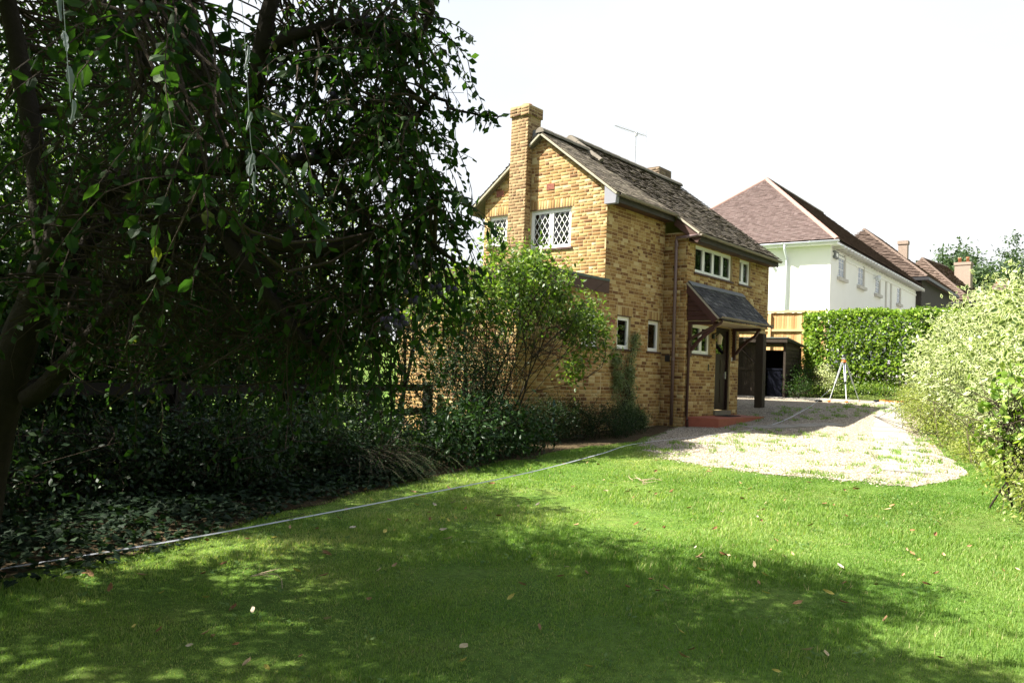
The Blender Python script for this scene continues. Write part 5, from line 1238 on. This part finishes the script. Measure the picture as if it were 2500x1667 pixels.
plant('garden_tree', 'tree behind the far end of the brick house shading the shed', 'tree', (9.8, 4.9, .4), [(9.7, 4.6, 4.8, 1.5, 1.5, 1.7), (10.3, 3.9, 4.0, .9, .9, 1.1)], 260, 34, .22, .13, 'leaf_mid', trunk_r=.13, twigs=False)

# ================================================================== LAWN, GRAVEL, LITTER
def inside(px_, py_, poly):
    res = np.zeros(len(px_), bool); n = len(poly)
    for i in range(n):
        (x0, y0), (x1, y1) = poly[i], poly[(i + 1) % n]
        c = ((y0 > py_) != (y1 > py_)); xx = (x1 - x0) * (py_ - y0) / ((y1 - y0) if y1 != y0 else 1e-9) + x0; res ^= c & (px_ < xx)
    return res
BED = [(-14, -3.45), (-11.6, -3.15), (-10.1, -2.65), (-7.2, -1.95), (-5.0, -1.7), (-3.4, -1.45), (-1.2, -1.55), (.4, -1.0), (.4, 1), (-14, 1)]
gr_ = np.random.default_rng(3)
BL = ([(-1, 0, 0), (1, 0, 0), (-.75, .25, .5), (.75, .25, .5), (0, .8, .93)], [(0, 1, 3, 2), (2, 3, 4)])
def blades(n, xr, yr, keep, h, w, name):
    x = gr_.uniform(*xr, n); y = gr_.uniform(*yr, n); P0 = np.stack([x, y, g(x)], 1); X_, Y_, Zd = project(P0)
    k = (X_ > -300) & (X_ < 3100) & (Y_ < 1950) & (Zd > 2.0) & keep(x, y, Zd); x, y, Zd = x[k], y[k], Zd[k]; n = len(x)
    patch = noise2(x, y, 1.1, 21) * .6 + noise2(x, y, 3.7, 22) * .4
    hh = h * (.3 + 1.9 * patch ** 1.6) * gr_.uniform(.6, 1.35, n) * np.clip(.75 + Zd * .02, .8, 1.1); ww = w * np.clip(Zd / 6, .8, 2.2) * gr_.uniform(.7, 1.3, n)
    a = gr_.uniform(0, 2 * math.pi, n); ln = gr_.uniform(.2, 1.1, n) * hh
    c_, s_ = np.cos(a), np.sin(a); fr = np.zeros((n, 3, 3)); fr[:, 0, 0] = c_ * ww; fr[:, 1, 0] = s_ * ww; fr[:, 0, 1] = -s_ * ln; fr[:, 1, 1] = c_ * ln; fr[:, 2, 2] = hh
    dry = noise2(x, y, .55, 31) * .6 + noise2(x, y, 2.3, 32) * .4; tn = np.clip(gr_.beta(2.2, 2.2, n) * .7 + (dry - .38) * .9, 0, .95); tn = np.where(gr_.random(n) < .03, .99, tn)
    return np.stack([x, y, gh(x, y) - .004], 1), fr, tn
def lawn_keep(x, y, zd):
    gi = inside(x, y, GRAVEL); fringe = gi & ~inside(x - .7, y, GRAVEL) & (gr_.random(len(x)) < .55) & (noise2(x, y, 3.0, 61) > .47)
    return ~inside(x, y, BED) & (~gi | fringe)
near = lambda x, y, zd: lawn_keep(x, y, zd) & (zd < 7.2)
farr = lambda x, y, zd: lawn_keep(x, y, zd) & (zd >= 7.2) & (zd < 16)
a1 = blades(500000, (-13.6, -5.6), (-11.2, -2.0), near, .036, .0024, ''); a2 = blades(560000, (-10.5, 1.0), (-11.2, -1.0), farr, .032, .0036, '')
lawn = bulk('lawn_grass', 'grass_blade', BL[0], BL[1], a1[0], a1[1], a1[2])
tag(lawn, 'short green lawn grass near the tape in dappled shade', 'grass', kind='stuff')
BL3 = ([(-1, 0, 0), (1, 0, 0), (0, .8, .93)], [(0, 1, 2)])
lawn2 = bulk('lawn_grass', 'grass_blade', BL3[0], BL3[1], a2[0], a2[1], a2[2])
tag(lawn2, 'sunny lawn grass running up to the gravel edge', 'grass', kind='stuff')
# clover and plantain in the lawn
cx_ = gr_.uniform(-12.5, -3.6, 170); cy_ = gr_.uniform(-9.4, -3.0, 170); k = ~inside(cx_, cy_, GRAVEL) & ~inside(cx_, cy_, BED); cx_, cy_ = cx_[k], cy_[k]; M_ = 12
bx = np.repeat(cx_, M_) + gr_.normal(size=len(cx_) * M_) * np.repeat(gr_.uniform(.015, .09, len(cx_)), M_); by = np.repeat(cy_, M_) + gr_.normal(size=len(cx_) * M_) * .05; n = len(bx)
d = gr_.normal(size=(n, 3)); d[:, 2] = .5; nr = gr_.normal(size=(n, 3)) * .35 + Z3
tag(bulk('lawn_weeds', 'leaf_mid2', LEAF4[0], LEAF4[1], np.stack([bx, by, gh(bx, by) + .02], 1), frames_from(d, nr, gr_.uniform(.018, .045, n)), gr_.random(n), None, LEAF4[2]), 'flat clover and plantain leaves scattered in the lawn', 'weeds', kind='stuff')
# weeds growing through the gravel
wx = gr_.uniform(-3.3, 11, 700); wy = gr_.uniform(-7, -1, 700); k = inside(wx, wy, GRAVEL) & ((noise2(wx, wy, .7, 41) > .56) | (wx < -2.7)); wx, wy = wx[k], wy[k]; M_ = 26
bx = np.repeat(wx, M_) + gr_.normal(size=len(wx) * M_) * .05; by = np.repeat(wy, M_) + gr_.normal(size=len(wx) * M_) * .05; n = len(bx); a = gr_.uniform(0, 6.28, n); hh = gr_.uniform(.02, .09, n); ww = gr_.uniform(.003, .008, n); ln = hh * gr_.uniform(.4, 1.5, n)
fr = np.zeros((n, 3, 3)); fr[:, 0, 0] = np.cos(a) * ww; fr[:, 1, 0] = np.sin(a) * ww; fr[:, 0, 1] = -np.sin(a) * ln; fr[:, 1, 1] = np.cos(a) * ln; fr[:, 2, 2] = hh
tag(bulk('gravel_weeds', 'grass_blade', BL[0], BL[1], np.stack([bx, by, gh(bx, by) + .008], 1), fr, gr_.uniform(.15, .75, n)), 'small green weeds sprouting through the pale gravel', 'weeds', kind='stuff')
# loose stones
OCT = ([(1, 0, 0), (-1, 0, 0), (0, 1, 0), (0, -1, 0), (0, 0, .7)], [(0, 2, 4), (2, 1, 4), (1, 3, 4), (3, 0, 4)])
sx = gr_.uniform(-3.8, 9, 90000); sy = gr_.uniform(-7.2, -.6, 90000); k = (inside(sx, sy, GRAVEL) | (inside(sx + .3 * gr_.random(90000) ** 2, sy, GRAVEL) & (gr_.random(90000) < .6))) & (gr_.random(90000) < np.clip(1.25 - (sx + 3.5) * .085, .15, 1)); sx, sy = sx[k], sy[k]; n = len(sx); a = gr_.uniform(0, 6.28, n); r_ = gr_.uniform(.006, .017, n); el = gr_.uniform(.6, 1, n)
fr = np.zeros((n, 3, 3)); fr[:, 0, 0] = np.cos(a) * r_; fr[:, 1, 0] = np.sin(a) * r_; fr[:, 0, 1] = -np.sin(a) * r_ * el; fr[:, 1, 1] = np.cos(a) * r_ * el; fr[:, 2, 2] = r_ * .8
tag(bulk('gravel', 'pebble', OCT[0], OCT[1], np.stack([sx, sy, gh(sx, sy) + .015], 1), fr, gr_.random(n), smooth=True), 'loose pale buff stones of the drive surface', 'gravel', kind='stuff')
# fallen leaves
FL = ([(0, 0, .10), (.32, 0, .0), (.7, 0, .0), (1, 0, .16), (.3, .24, .10), (.68, .2, .14), (.3, -.24, .07), (.68, -.2, .12)], LEAF8[1])
lr = random.Random(9)
def fallen(n, mat, label, tones, size, xr, grp, yr=(-9.2, -2.2), tries=40):
    P, Fm, T = [], [], []
    while len(P) < n:
        x_ = lr.uniform(*xr); y_ = lr.uniform(*yr); q = A((x_, y_, float(gh(x_, y_)))); X_, Y_, Zd = project(q)
        if not (20 < X_ < 2480 and 1120 < Y_ < 1660) or inside(A([x_]), A([y_]), BED)[0]: continue
        q[2] += .035 if not inside(A([x_]), A([y_]), GRAVEL)[0] else .02
        a = lr.uniform(0, 6.28); t_ = lr.uniform(-.5, .5); s_ = size * lr.uniform(.6, 1.3); R_ = Matrix.Rotation(a, 3, 'Z') @ Matrix.Rotation(t_, 3, 'Y') @ Matrix.Rotation(lr.uniform(-.7, .7), 3, 'X')
        P.append(q); Fm.append(A([[R_[i][0] * s_, R_[i][1] * s_ * lr.uniform(.6, 1.0), R_[i][2] * s_] for i in range(3)])); T.append(lr.uniform(*tones))
    for o in singles('fallen_leaf', mat, FL[0], FL[1], P, Fm, T, None): tag(o, label, 'leaf', grp)
fallen(125, 'dry_leaf', 'dry curled brown leaf lying on the lawn', (.15, .6), .074, (-12.5, -3.5), 'brown leaves fallen on the lawn')
fallen(38, 'dry_leaf', 'pale bleached leaf lying on the lawn', (.72, 1.), .072, (-12.5, -4), 'pale leaves fallen on the lawn')
fallen(24, 'yellow_leaf', 'yellow fallen leaf lying on the shaded lawn', (0., 1.), .07, (-12.5, -8), 'yellow leaves fallen on the lawn')
def twig_pile(name, label, c, n, L, seed):
    r = np.random.default_rng(seed); m = MB(); c = A(c, float)
    for k in range(n):
        a = c[:2] + r.normal(size=2) * L * .25; b = a + r.normal(size=2) * L; limb(m, (*a, float(gh(*a)) + .03), (*b, float(gh(*b)) + .03 + r.random() * .06), .004, .002, 4, .12, 4, r)
    tag(m.build(name, 'twig_pale'), label, 'twig')
plain('twig_pale', (.42, .32, .22), .9, .1, .3, 20)
twig_pile('dry_twig', 'tangle of pale dry twigs on the sunny lawn near the gravel', (-5.4, -4.15), 9, .22, 1)
twig_pile('fallen_twig', 'dark forked twig lying on the shaded lawn below the tape', (-11.2, -4.35), 3, .2, 2)
